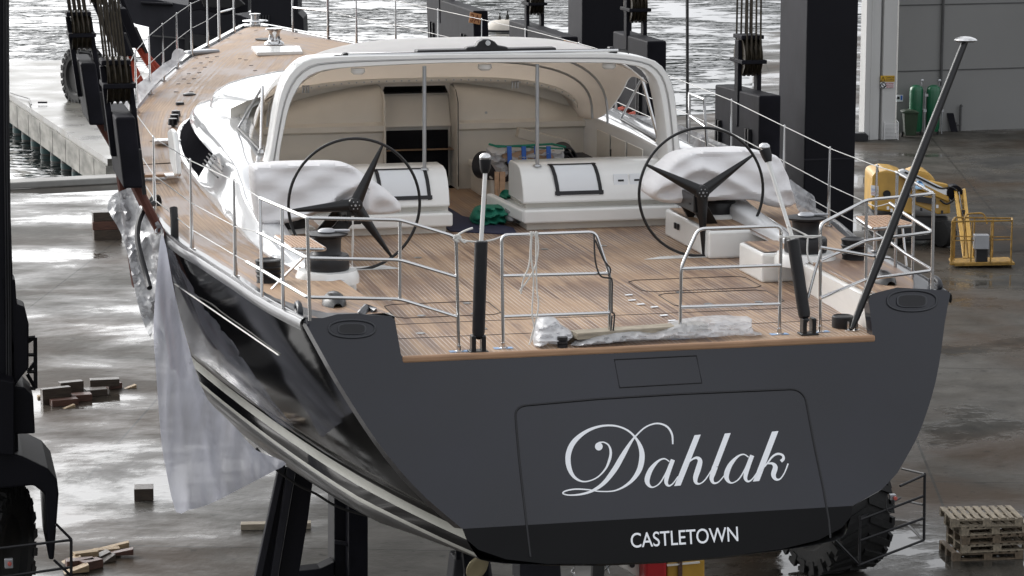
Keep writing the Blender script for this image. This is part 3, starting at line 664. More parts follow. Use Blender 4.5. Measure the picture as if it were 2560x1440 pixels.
# stanchion foot black pad and coil hanging on the rail
mb = MB(); P_ = [px(x, y, -4.2) for x, y in ((434, 520), (436, 545), (437, 600))]; mb.tube(P_, .05, 8); mb.build('fender_hook', 'plastic', yacht, smooth=True)
# ---- hard arch at the aft end of the dodger
AY = 8.12
outer = [(668, 412), (678, 367), (688, 300), (700, 236), (716, 196), (738, 168), (768, 148), (810, 143), (900, 139), (1200, 135), (1500, 133), (1560, 136), (1605, 142), (1645, 156), (1672, 188), (1687, 232), (1697, 330), (1704, 405)]
inner = [(1668, 405), (1664, 330), (1655, 262), (1642, 206), (1625, 182), (1600, 168), (1560, 161), (1500, 158), (1200, 157), (1060, 160), (900, 168), (850, 172), (800, 180), (764, 198), (742, 228), (724, 268), (712, 320), (702, 370), (698, 412)]
oc = crom([tuple(py(x, y, AY)) for x, y in outer], 3); ic = crom([tuple(py(x, y, AY)) for x, y in reversed(inner)], 3)
m_ = min(len(oc), len(ic))
def resamp(P, n):
    P = [V(q) for q in P]; L_ = [0]
    for a, b in zip(P, P[1:]): L_.append(L_[-1] + (b - a).length)
    out = []
    for i in range(n):
        t = L_[-1] * i / (n - 1); j = 0
        while j < len(L_) - 2 and L_[j + 1] < t: j += 1
        out.append(P[j].lerp(P[j + 1], (t - L_[j]) / max(1e-9, L_[j + 1] - L_[j])))
    return out
oc = resamp(oc, 64); ic = resamp(ic, 64)
rows = []
for a, b in zip(oc, ic):
    d = (b - a)
    rows.append([a + V((0, .46, 0)), a + V((0, .03, 0)), a + d * .08, a + d * .42, a + d * .47 + V((0, .018, 0)), a + d * .55 + V((0, .018, 0)), a + d * .60, a + d * .92, b + V((0, .03, 0)), b + V((0, .46, 0)), a + V((0, .46, 0))])
arch = MB().grid(rows).build('dodger_arch', 'white', yacht, smooth=True)
MB().tube([q + V((0, -.001, 0)) + (b - q) * .5 for q, b in zip(oc, ic)], .006, 5).build('arch_gasket', 'steeld', arch)
for x, y in ((895, 180), (1212, 170), (1522, 167)):
    mb = MB(); c = py(x, y, AY + .25) + V((0, 0, -.0)); mb.lathe([(0, .05), (.09, .05), (.095, -.0), (.06, -.03), (0, -.035)], c, 20); mb.build('down_light', 'white', arch, smooth=True)
for x, y0, y1 in ((1061, 165, 424), (1343, 160, 415)):
    mb = MB(); a = py(x, y0, 8.3); b = py(x, y1, 8.3); mb.tube([a, b], .026, 12); mb.lathe([(0, 0), (.06, 0), (.05, .02), (0, .02)], b, 16); mb.build('arch_pole', 'steeld', yacht, smooth=True)
# mainsheet track on the roof with traveller car
def roofp(x, y): return py(x, y, 8.2)
mb = MB(); mb.tube([roofp(870, 138), roofp(1545, 125)], .022, 8); mb.build('traveller_rod', 'steel', yacht, smooth=True)
ds = lambda pts, nm, th=.18: MB().prism([roofp(*q) for q in pts], (0, th, 0)).build(nm, 'plastic', yacht, bevel=.015)
ds([(1043, 126), (1043, 139), (1391, 133), (1391, 119)], 'traveller_track', .22)
ds([(1166, 119), (1166, 130), (1270, 129), (1270, 118), (1246, 114), (1237, 104), (1226, 99), (1208, 99), (1197, 105), (1190, 116)], 'traveller_car', .16)
mb = MB(); mb.lathe([(0, -.03), (.035, -.03), (.035, 0), (0, 0)], roofp(1219, 107), 16, ax=(0, 1, 0)); mb.build('car_pin', 'steel', yacht, smooth=True)
ds([(855, 148), (857, 135), (866, 132), (873, 133), (873, 148)], 'traveller_end', .14); ds([(1524, 132), (1524, 118), (1535, 118), (1545, 125), (1545, 133)], 'traveller_end', .14)
mb = MB(); mb.tube(crom([tuple(roofp(*q)) for q in ((858, 140), (840, 139), (828, 146), (824, 151))], 5), .01, 5); mb.tube(crom([tuple(roofp(*q)) for q in ((1545, 124), (1563, 125), (1572, 134))], 5), .01, 5); mb.build('control_line', 'wired', yacht)
# ---- canvas dodger between arch and coachroof
def dod(Y):
    t = (Y - 8.45) / 4.15
    w = 2.68 - .25 * t ** 2; top = 2.36 + .26 * math.sin(PI * min(1, t * 1.25)) ** 1.0 * (1 - t) - .66 * t ** 2.2 - .1 * t
    low = lerp_tab([(8.45, 1.86), (9.2, 1.92), (9.7, 1.84), (10.2, 1.62), (10.8, 1.34), (11.3, 1.12), (11.8, 1.02), (12.6, 1.0)], Y)
    return w, top, low
rows = []
for i in range(19):
    Y = 8.45 + 4.15 * i / 18; w, top, low = dod(Y); r = []
    base = .9
    for j in range(37):
        a = PI * j / 36; c = math.cos(a); s_ = math.sin(a); e = 2 / 3.3
        x = w * (abs(c) ** e) * (1 if c > 0 else -1); z = base + (top - base) * abs(s_) ** e
        r.append([x, Y, z])
    # clip to the lower edge
    r2 = []
    zs = sorted({}) 
    k0 = next(k for k in range(19) if r[k][2] >= low); 
    p = r[k0 - 1] if k0 > 0 else r[0]; t_ = (low - p[2]) / max(1e-6, r[k0][2] - p[2]) if k0 > 0 else 0
    st = [p[0] + (r[k0][0] - p[0]) * t_, Y, low]
    half = [V(st)] + [V(q) for q in r[k0:19]]
    half = resamp(half, 16)
    r2 = half + [V((-q.x, q.y, q.z)) for q in reversed(half[:-1])]
    sag = .012 * math.sin(i * 1.7)
    rows.append([q + V((0, 0, sag * math.sin(PI * n_ / 30))) for n_, q in enumerate(r2)])
mb = MB(); mb.grid(rows)
dodger = mb.build('dodger_canvas', ['canvas'], yacht, smooth=True, sub=1)
mb = MB(); mb.grid([[q - (q - V((0, q.y, 1.2))).normalized() * .02 for q in r] for r in rows]); mb.build('dodger_lining', 'canvasb', dodger, smooth=True, sub=1)
# bows of the dodger frame
def bow_at(Y, r_=.018, f=.93):
    w, top, low = dod(Y); pts = []
    for j in range(33):
        a = PI * j / 32; e = 2 / 3.0; pts.append(V((w * f * abs(math.cos(a)) ** e * (1 if math.cos(a) > 0 else -1), Y, 1.1 + (top - 1.16) * abs(math.sin(a)) ** e)))
    MB().tube(pts, r_, 8).build('canvas_bow', 'steeld', yacht, smooth=True)
bow_at(10.6); bow_at(11.3)
mb = MB(); w, top, low = dod(12.25); pts = [V((w * .98 * abs(math.cos(PI * j / 32)) ** .66 * (1 if math.cos(PI * j / 32) > 0 else -1), 12.2 , 1.0 + (top - 1.06) * abs(math.sin(PI * j / 32)) ** .66)) for j in range(2, 31)]
rows = [[q, q + V((0, 0, -.08))] for q in pts]; mb.grid(rows); seam_ = mb.build('snap_band', 'beige', dodger, smooth=True, solid=.01)
mb = MB()
for q in resamp(pts, 46)[1:-1]: mb.lathe([(0, 0), (.012, 0), (.012, .01), (0, .01)], q + V((0, -.012, -.04)), 8, ax=(0, -1, 0))
mb.build('snap', 'steeld', dodger)
for s in (-1, 1):
    a = V((s * 2.66, 9.6, 1.84)); b = V((s * 2.76, 9.1, 1.05)); c = V((s * 2.8, 11.2, 1.12))
    mb = MB(); mb.tube([a, b], .024, 10); mb.lathe([(0, 0), (.05, 0), (.04, .05), (0, .06)], b + V((0, 0, -.05)), 12); mb.build('dodger_strut', 'steel', yacht, smooth=True)
    mb = MB(); mb.tube([a, c], .018, 8); mb.build('dodger_strut', 'steeld', yacht, smooth=True)
    mb = MB(); mb.tube([b + V((0, 0, -.03)), c + V((0, 0, -.03))], .022, 6); mb.build('slide_track', 'plastic', yacht, smooth=True)
for x, y in ((764, 224), (1288, 212)):
    mb = MB()
    for dx in (-7, 0, 7): mb.tube([py(x + dx, y - 8, 12.0), py(x + dx, y + 8, 12.0)], .014, 6)
    mb.tube([py(x - 9, y - 8, 12.0), py(x + 9, y - 9, 12.0)], .016, 6)
    mb.build('halyard_exit', 'steeld', yacht, smooth=True)
# ---- interior: bulkhead, companionway, side lockers
BY = 12.15
def topz(x): return 1.52 - .11 * (x / 1.2) ** 2 if abs(x) < 2.4 else 1.1
for s in (-1, 1):
    x0, x1 = (.56, 2.62); rows = []
    for i in range(13):
        u = i / 12; x = x0 + (x1 - x0) * u; zt = topz(x)
        rows.append([V((s * x, BY + .05 - .03 * u, 0)), V((s * x, BY + .05, .86)), V((s * x, BY - .05, .90)), V((s * x, BY - .05, .98)), V((s * x, BY + .08, 1.02)), V((s * x, BY + .14, zt - .12)), V((s * x, BY + .28, zt)), V((s * x, BY + .6, zt + .08))])
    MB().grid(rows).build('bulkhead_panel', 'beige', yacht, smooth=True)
    MB().prism([(s * .56, BY - .06, 0), (s * .56, BY - .06, 1.30), (s * .56, BY + .1, 1.46), (s * .56, BY + .7, 1.56), (s * .56, BY + .7, 0)], (s * -.03, 0, 0)).build('companionway_jamb', 'beige', yacht, bevel=.015)
rows = []
for k in range(25):
    x = -2.75 + 5.5 * k / 24; zt = 1.1 + .50 * math.sqrt(max(0, 1 - (x / 2.85) ** 2)) ; zb_ = .9 if abs(x) > .6 else 1.5
    rows.append([V((x, 12.62, zb_)), V((x, 12.62, zt)), V((x, 12.40, zt + .03))])
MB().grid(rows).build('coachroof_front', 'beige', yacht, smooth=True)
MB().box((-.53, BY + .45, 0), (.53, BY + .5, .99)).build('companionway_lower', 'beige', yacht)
dr = MB().prism([(-.47, BY + .3, .08), (.47, BY + .3, .08), (.47, BY + .3, .86), (-.47, BY + .3, .86)], (0, .03, 0)).build('companionway_door', 'glass', yacht, bevel=.05)
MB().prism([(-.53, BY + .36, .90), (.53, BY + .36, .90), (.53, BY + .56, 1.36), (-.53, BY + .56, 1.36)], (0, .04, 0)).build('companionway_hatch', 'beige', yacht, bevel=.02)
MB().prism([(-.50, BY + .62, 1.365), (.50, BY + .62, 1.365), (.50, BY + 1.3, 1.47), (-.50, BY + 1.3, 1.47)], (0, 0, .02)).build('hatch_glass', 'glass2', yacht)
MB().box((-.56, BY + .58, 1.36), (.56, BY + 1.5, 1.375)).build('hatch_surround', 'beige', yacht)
MB().tube([(-.5, BY + .5, 1.40), (.5, BY + .5, 1.40)], .014, 6).build('hatch_slide_bar', 'plastic', yacht)
MB().tube([(.545, BY - .07, .05), (.545, BY - .07, 1.30), (.545, BY + .1, 1.47)], .007, 5).build('jamb_gasket', 'plastic', yacht)
mb = MB(); mb.lathe([(0, 0), (.02, 0), (.02, .012), (0, .012)], (1.0, BY + .09, 1.12), 12, ax=(0, -1, 0)); mb.build('vent_button', 'steeld', yacht)
# seat box inside, starboard
MB().box((.72, 10.6, 0), (2.5, 12.05, .36)).build('saloon_seat_box', 'cream', yacht, bevel=.02)
MB().box((.68, 10.5, .36), (2.5, 12.06, .46)).build('saloon_seat_top', 'cream', yacht, bevel=.03)
MB().box((-2.5, 9.2, 0), (-1.0, 12.05, .40)).build('saloon_seat_box', 'cream', yacht, bevel=.02)
mb = MB()   # locker doors in the starboard side
for y0, y1 in ((9.0, 9.8), (9.9, 10.7), (10.8, 11.5)):
    mb.box((2.505, y0, .5), (2.52, y1, .92))
mb.build('locker_door', 'cream', yacht, bevel=.008)
mb = MB()
for y0 in (9.85, 10.75): mb.box((2.49, y0 - .09, .62), (2.505, y0 - .06, .72))
mb.build('locker_handle', 'plastic', yacht)
# ---- helm benches facing aft
for s, x0, x1 in ((1, .60, 2.72), (-1, -2.72, -.40)):
    prof = [(8.95, .50), (8.95, .80), (8.85, .845), (8.45, .845), (8.28, .81), (8.16, .70), (8.08, .55), (8.03, .37), (8.05, .35), (8.95, .35)]
    b_ = MB().prism([(x0, y, z) for y, z in prof], (x1 - x0, 0, 0)).build('helm_bench', 'white', yacht, smooth=True, bevel=.035)
    MB().box((x0 + .06, 8.16, .26), (x1, 9.0, .36)).build('bench_recess', 'cream', b_)
    MB().box((x0 - .02 if s > 0 else x0, 7.92, .10), (x1 if s > 0 else x1 + .02, 9.1, .28)).build('bench_ledge', 'white', b_, bevel=.025)
    MB().box((x0 + .05, 8.05, 0), (x1 - .05, 9.0, .11)).build('bench_foot', 'cream', b_)
    if s > 0: MB().prism([(x0 - .28, 9.1, .36), (x0 - .28, 9.1, .20), (x0 - .03, 7.95, .11), (x0 - .03, 7.95, .27)], (.10, 0, 0)).build('bench_arm', 'white', b_, bevel=.02)
    # paper taped on the bench back
    def bp(u, v, o=0.0):    # v 0 at top .. 1 bottom along the curved face
        P = [V((0, 8.34, .835)), V((0, 8.24, .79)), V((0, 8.15, .70)), V((0, 8.09, .58)), V((0, 8.05, .44))]
        k = min(3, int(v * 4)); q = P[k].lerp(P[k + 1], v * 4 - k); return V((u, q.y - .004 - o, q.z + .004 + o * .5))
    u0, u1 = (1.06, 1.60) if s > 0 else (-1.32, -.72)
    rows = [[bp(u0 + (u1 - u0) * a / 4 + (.05 * b / 8 if s > 0 else .03 * b / 8), b / 8, .004) for a in range(5)] for b in range(9)]
    MB().grid(rows).build('taped_paper', 'paper', b_, smooth=True)
    mb = MB(); sh = .05 if s > 0 else .03
    for ua, ub in ((u0 - .055, u0 - .005), (u1 - .005, u1 + .045)):
        mb.grid([[bp(ua + sh * b / 8, b / 8, .009), bp(ub + sh * b / 8, b / 8, .009)] for b in range(9)])
    for va, vb in ((.02, .09), (.9, .99)): mb.grid([[bp(u0 - .07 + (u1 - u0 + .13) * a / 4 + sh * va, va, .013), bp(u0 - .07 + (u1 - u0 + .13) * a / 4 + sh * va, vb, .013)] for a in range(5)])
    mb.build('tape_frame', 'tape', b_)
b_ = yacht
for k in range(2):
    x = 1.86 + k * .225
    q = MB().obox((x + .1, 8.11, .62), (.1, 0, 0), (0, .0, 0.0001) if False else (0, .004, 0), (0, .028, .085)).build('speaker_panel', 'paper', yacht, bevel=.004)
    MB().obox((x + .1, 8.105, .62), (.04, 0, 0), (0, .004, 0), (0, .004, .012)).build('badge_strip', 'tape', yacht)
# ---- wheels
def wheel(x, z, spokes):
    c = V((x, 5.4, z)); R = .805
    mb = MB(); mb.tube([c + V((R * math.cos(2 * PI * i / 72), 0, R * math.sin(2 * PI * i / 72))) for i in range(72)], .0185, 10, closed=True)
    w = mb.build('steering_wheel', 'carbon', yacht, smooth=True)
    for dx, dz in spokes:
        d = V((dx, 0, -dz)).normalized(); p = V((d.z, 0, -d.x)); rows = []
        for i in range(6):
            t = i / 5; q = c + d * (.04 + (R - .05) * t) + V((0, -.03 + .03 * t, 0)); a = .062 * (1 - t) + .016; b = .035 * (1 - t) + .012
            rows.append([q + p * a * math.cos(k * PI / 4) + V((0, b * math.sin(k * PI / 4), 0)) for k in range(8)])
        MB().grid(rows, close=True).build('spoke', 'carbon', w, smooth=True)
    mb = MB(); mb.lathe([(0, .10), (.09, .10), (.095, 0), (.085, -.02), (.05, -.03), (0, -.03)], c + V((0, -.05, 0)), 28, ax=(0, 1, 0)); h = mb.build('hub', 'carbon', w, smooth=True)
    mb = MB()
    for i in range(6): mb.lathe([(0, 0), (.008, 0), (.008, .004), (0, .004)], c + V((.048 * math.cos(i * PI / 3), -.08, .048 * math.sin(i * PI / 3))), 8, ax=(0, -1, 0))
    mb.lathe([(0, 0), (.014, 0), (.014, .006), (0, .006)], c + V((0, -.08, 0)), 10, ax=(0, -1, 0)); mb.build('hub_bolt', 'alloy', w)
    s = 1 if x > 0 else -1
    mb = MB()
    for y0, yo in ((5.55, 0), (6.15, .0)):
        mb.prism([(x - .11, y0, .66), (x + .11, y0, .66), (x + s * .02 + .11 + s * .42, y0 + .35, .05), (x + s * .02 - .11 + s * .42, y0 + .35, .05)], (0, .06, 0))
    mb.box((x - .09, 5.42, .55), (x + .09, 6.3, .78)); mb.build('helm_pedestal', 'carbon', yacht, bevel=.015)
    # recess in the sole for the rim
    mb = MB(); mb.prism([(x - .75, 5.33, .003), (x + .55, 5.33, .003), (x + .4, 5.62, .003), (x - .5, 5.5, .003)], (0, 0, .003)); mb.build('wheel_well', 'white', yacht)
wheel(-2.11, .80, ((71, -145), (-156, 10), (86, 125)))
wheel(2.27, .82, ((127, -85), (-128, -65), (7, 150)))
# ---- rails
R_ = .0185
def rail(name, paths, r=R_, m='steel', parent=yacht):
    mb = MB()
    for p in paths:
        mb.tube(p, r, 10)
    return mb.build(name, m, parent, smooth=True)
def crn(P, r=.07, n=4):      # round the corners of a polyline
    P = [V(q) for q in P]; out = [P[0]]
    for a, b, c in zip(P, P[1:], P[2:]):
        u = (a - b).normalized() * min(r, (a - b).length * .4); w = (c - b).normalized() * min(r, (c - b).length * .4)
        for i in range(n + 1):
            t = i / n; out.append((b + u) * (1 - t) ** 2 + b * 2 * t * (1 - t) + (b + w) * t * t)
    return out + [P[-1]]
# port pushpit
A = [py(650, 495, 1.7), py(768, 545, .1), py(1000, 550, .25), py(1140, 592, .15)]
B = [py(645, 580, 1.75), py(768, 645, .1), py(1000, 650, .25), py(1140, 692, .15)]
Cc = [py(618, 655, 2.1), py(650, 673, 1.7), py(768, 743, .1), py(1000, 748, .25), py(1142, 792, .15)]
pp = rail('port_pushpit', [crn(A + [pz(1147, 876, 0)]), crn(B), crn(Cc)]); pp.name = 'pushpit'
for t, b in (((650, 497, 1.7), (655, 742, 1.6)), ((705, 519, .95), (708, 772, .9)), ((768, 545, .1), (775, 802, .1))):
    rail('rail_post', [[py(*t), py(*b)]], parent=pp)
rail('rail_post', [[py(1000, 550, .25), py(1000, 748, .25)]], parent=pp)
# two centre gates
g1 = rail('stern_gate', [crn([pz(1258, 870, 0), py(1254, 588, .24), py(1488, 580, .24), py(1525, 690, .24), pz(1523, 855, 0)]), [py(1255, 690, .24), py(1525, 683, .24)], [py(1255, 792, .24), py(1524, 782, .24)]])
g2 = rail('stern_gate', [crn([pz(1700, 845, 0), py(1703, 668, .32), py(1746, 572, .32), py(1953, 565, .32), pz(1948, 834, 0)]), [py(1703, 672, .32), py(1952, 663, .32)], [py(1702, 768, .32), py(1950, 760, .32)]])
# starboard pushpit
sp = rail('starboard_pushpit', [crn([pz(2050, 828, 0), py(2051, 560, .33), py(2166, 500, .6), py(2334, 484, .25), py(2240, 430, 2.4)]),
    crn([py(2051, 652, .33), py(2166, 601, .6), py(2332, 580, .25), py(2262, 535, 1.5), py(2225, 508, 2.4)]), crn([py(2051, 745, .33), py(2166, 698, .6), py(2332, 676, .25), py(2262, 634, 1.5), py(2225, 605, 2.4)])]); sp.name = 'pushpit'
rail('rail_post', [[py(2334, 484, .25), py(2330, 728, .25)]], parent=sp); rail('rail_post', [[py(2166, 500, .6), py(2164, 742, .6)]], parent=sp)
rail('rail_post', [[py(2285, 455, 1.3), py(2281, 700, 1.3)]], parent=sp); rail('rail_post', [[py(2243, 432, 2.2), py(2238, 668, 2.2)]], parent=sp)
rail('folding_arm', [[py(2051, 618, .33), py(2180, 640, .3), py(2225, 645, .3)], [py(2052, 625, .3), py(2020, 745, .3)]], r=.016, parent=sp)
mb = MB()
for x, y in ((1147, 878), (1258, 870), (1523, 854), (1700, 846), (1948, 835), (2050, 829)):
    mb.lathe([(0, 0), (.05, 0), (.05, .008), (.024, .012), (.024, .06), (0, .06)], pz(x, y, .003), 16)
mb.build('rail_foot', 'steel', yacht, smooth=True)
MT['bluepad'] = mat('pale_blue_tape', (.26, .38, .56), .6)
for x, y in ((1147, 878), (1258, 870), (1523, 854), (1700, 846), (1948, 835), (2050, 829)):
    q = pz(x, y, .003); MB().box(q - V((.1, .05, 0)), q + V((.1, .05, .0015))).build('masking_tape_pad', 'bluepad', yacht)
# helmsman's folding seats on the quarter rails
for s in (-1, 1):
    if s < 0: c = [(688, 592), (777, 590), (822, 626), (720, 634)]; X = -3.15; Y0 = 2.0; P4 = [py(686, 592, 2.3), py(770, 590, 2.1), py(815, 622, 1.3), py(728, 630, 1.4)]
    else: P4 = [py(2140, 541, 2.2), py(2222, 540, 2.2), py(2288, 572, 1.5), py(2180, 571, 1.35)]
    zz = sum(q.z for q in P4) / 4; P4 = [V((q.x, q.y, zz)) for q in P4]
    o = MB().tube(crn(P4 + [P4[0], P4[1]], .06), .02, 8).build('quarter_seat', 'steel', yacht, smooth=True)
    mb = MB(); n = 9
    for i in range(n):
        a = (i + .12) / n; b = (i + .88) / n
        q = [P4[0].lerp(P4[1], a), P4[0].lerp(P4[1], b), P4[3].lerp(P4[2], b), P4[3].lerp(P4[2], a)]
        mb.prism([v + V((0, 0, .0)) for v in q], (0, 0, .022))
    mb.prism([P4[0], P4[1], P4[1].lerp(P4[2], .1), P4[0].lerp(P4[3], .1)], (0, 0, .018)); mb.prism([P4[3].lerp(P4[0], .1), P4[2].lerp(P4[1], .1), P4[2], P4[3]], (0, 0, .018))
    mb.build('seat_slats', 'teaktrim', o)
    m_ = (P4[1] + P4[2]) / 2; e_ = V((s * 3.6, (P4[3].y + P4[0].y) / 2, zz - .5)); MB().tube([m_, e_], .014, 8).build('seat_brace', 'steel', o, smooth=True)
# ---- stanchions and lifelines
PST = [(-3.98, 3.3, 1.10), (-4.2, 5.35, 1.08), (-4.32, 7.9, 1.05), (-4.33, 10.4, 1.05)]
PFW = [(-3.95, 15.8), (-3.72, 17.4), (-3.3, 19.6), (-2.9, 21.4), (-2.46, 23.3), (-2.0, 25.2), (-1.5, 26.9)]
tops = {-1: [], 1: []}; mids = {-1: [], 1: []}; lows = {-1: [], 1: []}
for s in (-1, 1):
    L_ = [(3.98, 3.4, 1.03), (3.95, 5.4, 1.0), (4.12, 7.7, 1.0), (4.22, 10.4, 1.0)] if s > 0 else [(-a, b, c) for a, b, c in PST]
    L_ += [(-a, b, 1.0) for a, b in PFW]
    for X, Y, h in L_:
        X = min(X, bd(Y) - .07); b = V((s * X, Y, ze(Y) + .02)); t = b + V((0, 0, h)); 
        mb = MB(); mb.tube([b, b + V((0, 0, .15)), t], [.028, .024, .012], 8); mb.lathe([(0, 0), (.05, 0), (.05, .01), (0, .012)], b, 12); mb.lathe([(0, 0), (.016, .004), (.0, .02)], t, 8)
        mb.build('stanchion', 'steel', yacht, smooth=True)
        tops[s].append(t - V((0, 0, .01))); mids[s].append(b + V((0, 0, h * .52))); lows[s].append(b + V((0, 0, h * .22)))
    # pulpit
    zb = V((0, 0, 1.05)); q0 = V((s * 1.12, 28.2, .95)); q1 = V((s * .62, 29.8, .97))
    pul = MB().tube([q0, q0 + zb], .03, 8).tube([q1, q1 + zb * .98], .024, 8).tube([q0 + zb, q1 + zb * .98], .022, 8).tube([q0 + zb * .55, q1 + zb * .5], .02, 8).build('pulpit', 'steel', yacht, smooth=True)
    aft = (A[0], B[0], Cc[0]) if s < 0 else (py(2240, 430, 2.4), py(2225, 508, 2.4), py(2225, 605, 2.4))
    fwd = (q0 + zb, q0 + zb * .55, q0 + zb * .25)
    for k, (a, Ls, f) in enumerate(zip(aft, (tops[s], mids[s], lows[s]), fwd)):
        if k == 2: Ls = Ls[:5]; f = Ls[-1]
        MB().tube([a] + Ls + [f], .0065, 5).build('lifeline', 'wire', yacht)
mb = MB(); pts = [V((-.62, 29.8, 2.0)), V((-.2, 30.1, 1.85)), V((.2, 30.1, 1.86)), V((.62, 29.8, 2.0))]; mb.tube(crom(pts, 6), .012, 5); mb.tube(crom([V((.62, 29.8, 2.0)), V((.75, 29.8, 1.95)), V((.8, 29.8, 1.72))], 4), .011, 5); mb.build('pulpit_rope', 'rope', yacht)
mb = MB(); mb.tube([py(1722, 380, 11.5), py(1724, 232, 11.5), py(1760, 248, 11.0), py(1768, 372, 11.0)], .022, 8); mb.tube([py(1723, 288, 11.5), py(1764, 318, 11)], .014, 6); mb.build('boarding_gate', 'steel', yacht, smooth=True)
# ---- backstay rams and stern pole
def ram(base, b0, b1, r0, r1, h0, h1, Y0, Y1):
    f = lambda q, t: py(q[0], q[1], Y0 + (Y1 - Y0) * t)
    c = pz(base[0], base[1], 0)
    mb = MB(); mb.box(c + V((-.075, -.06, .012)), c + V((-.03, .06, .18))); mb.box(c + V((.03, -.06, .012)), c + V((.075, .06, .18))); mb.box(c + V((-.1, -.08, 0.001)), c + V((.1, .08, .02))); foot = mb.build('ram_foot', 'carbon', yacht, bevel=.02)
    b = MB().tube([f(b0, 0), f(b0, .02).lerp(f(b1, .4), .05), f(b1, .4)], [.055, .066, .068], 20).build('ram_cylinder', 'plastic', yacht, smooth=True, bevel=.01)
    MB().tube([f(b1, .4), f(r1, .9)], .022, 12).build('ram_rod', 'white', b, smooth=True)
    MB().tube([c + V((0, 0, .14)), f(b0, 0)], .028, 10).build('ram_eye', 'carbon', b, smooth=True)
    MB().tube([f(r1, .9), f(h0, .95), f(h1, 1)], [.038, .055, .062], 14).build('ram_fork', 'plastic', b, smooth=True)
    hc = f(h1, 1); mb = MB(); mb.lathe([(0, -.0), (.055, 0), (.062, .02), (.055, .04), (.03, .06), (0, .065)], hc, 20); mb.build('ram_cap', 'steel', b, smooth=True)
ram((1195, 880), (1196, 842), (1203, 602), (1203, 602), (1213, 432), (1213, 420), (1213, 398), .08, .08)
ram((2020, 836), (2012, 795), (1982, 598), (1982, 598), (1921, 404), (1918, 392), (1911, 372), .26, .6)
a = pz(2130, 822, .06); b = py(2414, 100, .6); mb = MB(); mb.tube([a, a.lerp(b, .04), a.lerp(b, .25), a.lerp(b, .6), b], [.022, .036, .050, .047, .036], 18); pole = mb.build('stern_pole', 'carbon', yacht, smooth=True)
mb = MB(); mb.lathe([(0, -.02), (.10, -.02), (.125, 0), (.10, .02), (.05, .035), (0, .04)], b, 28); mb.build('pole_cap', 'steel', pole, smooth=True)
mb = MB(); c = pz(2130, 826, 0); mb.lathe([(0, 0), (.08, 0), (.08, .012), (.03, .02), (0, .02)], c, 20); mb.box(c + V((-.06, -.02, .01)), c + V((-.04, .02, .1))); mb.box(c + V((.04, -.02, .01)), c + V((.06, .02, .1))); mb.build('pole_socket', 'steel', pole, smooth=True)
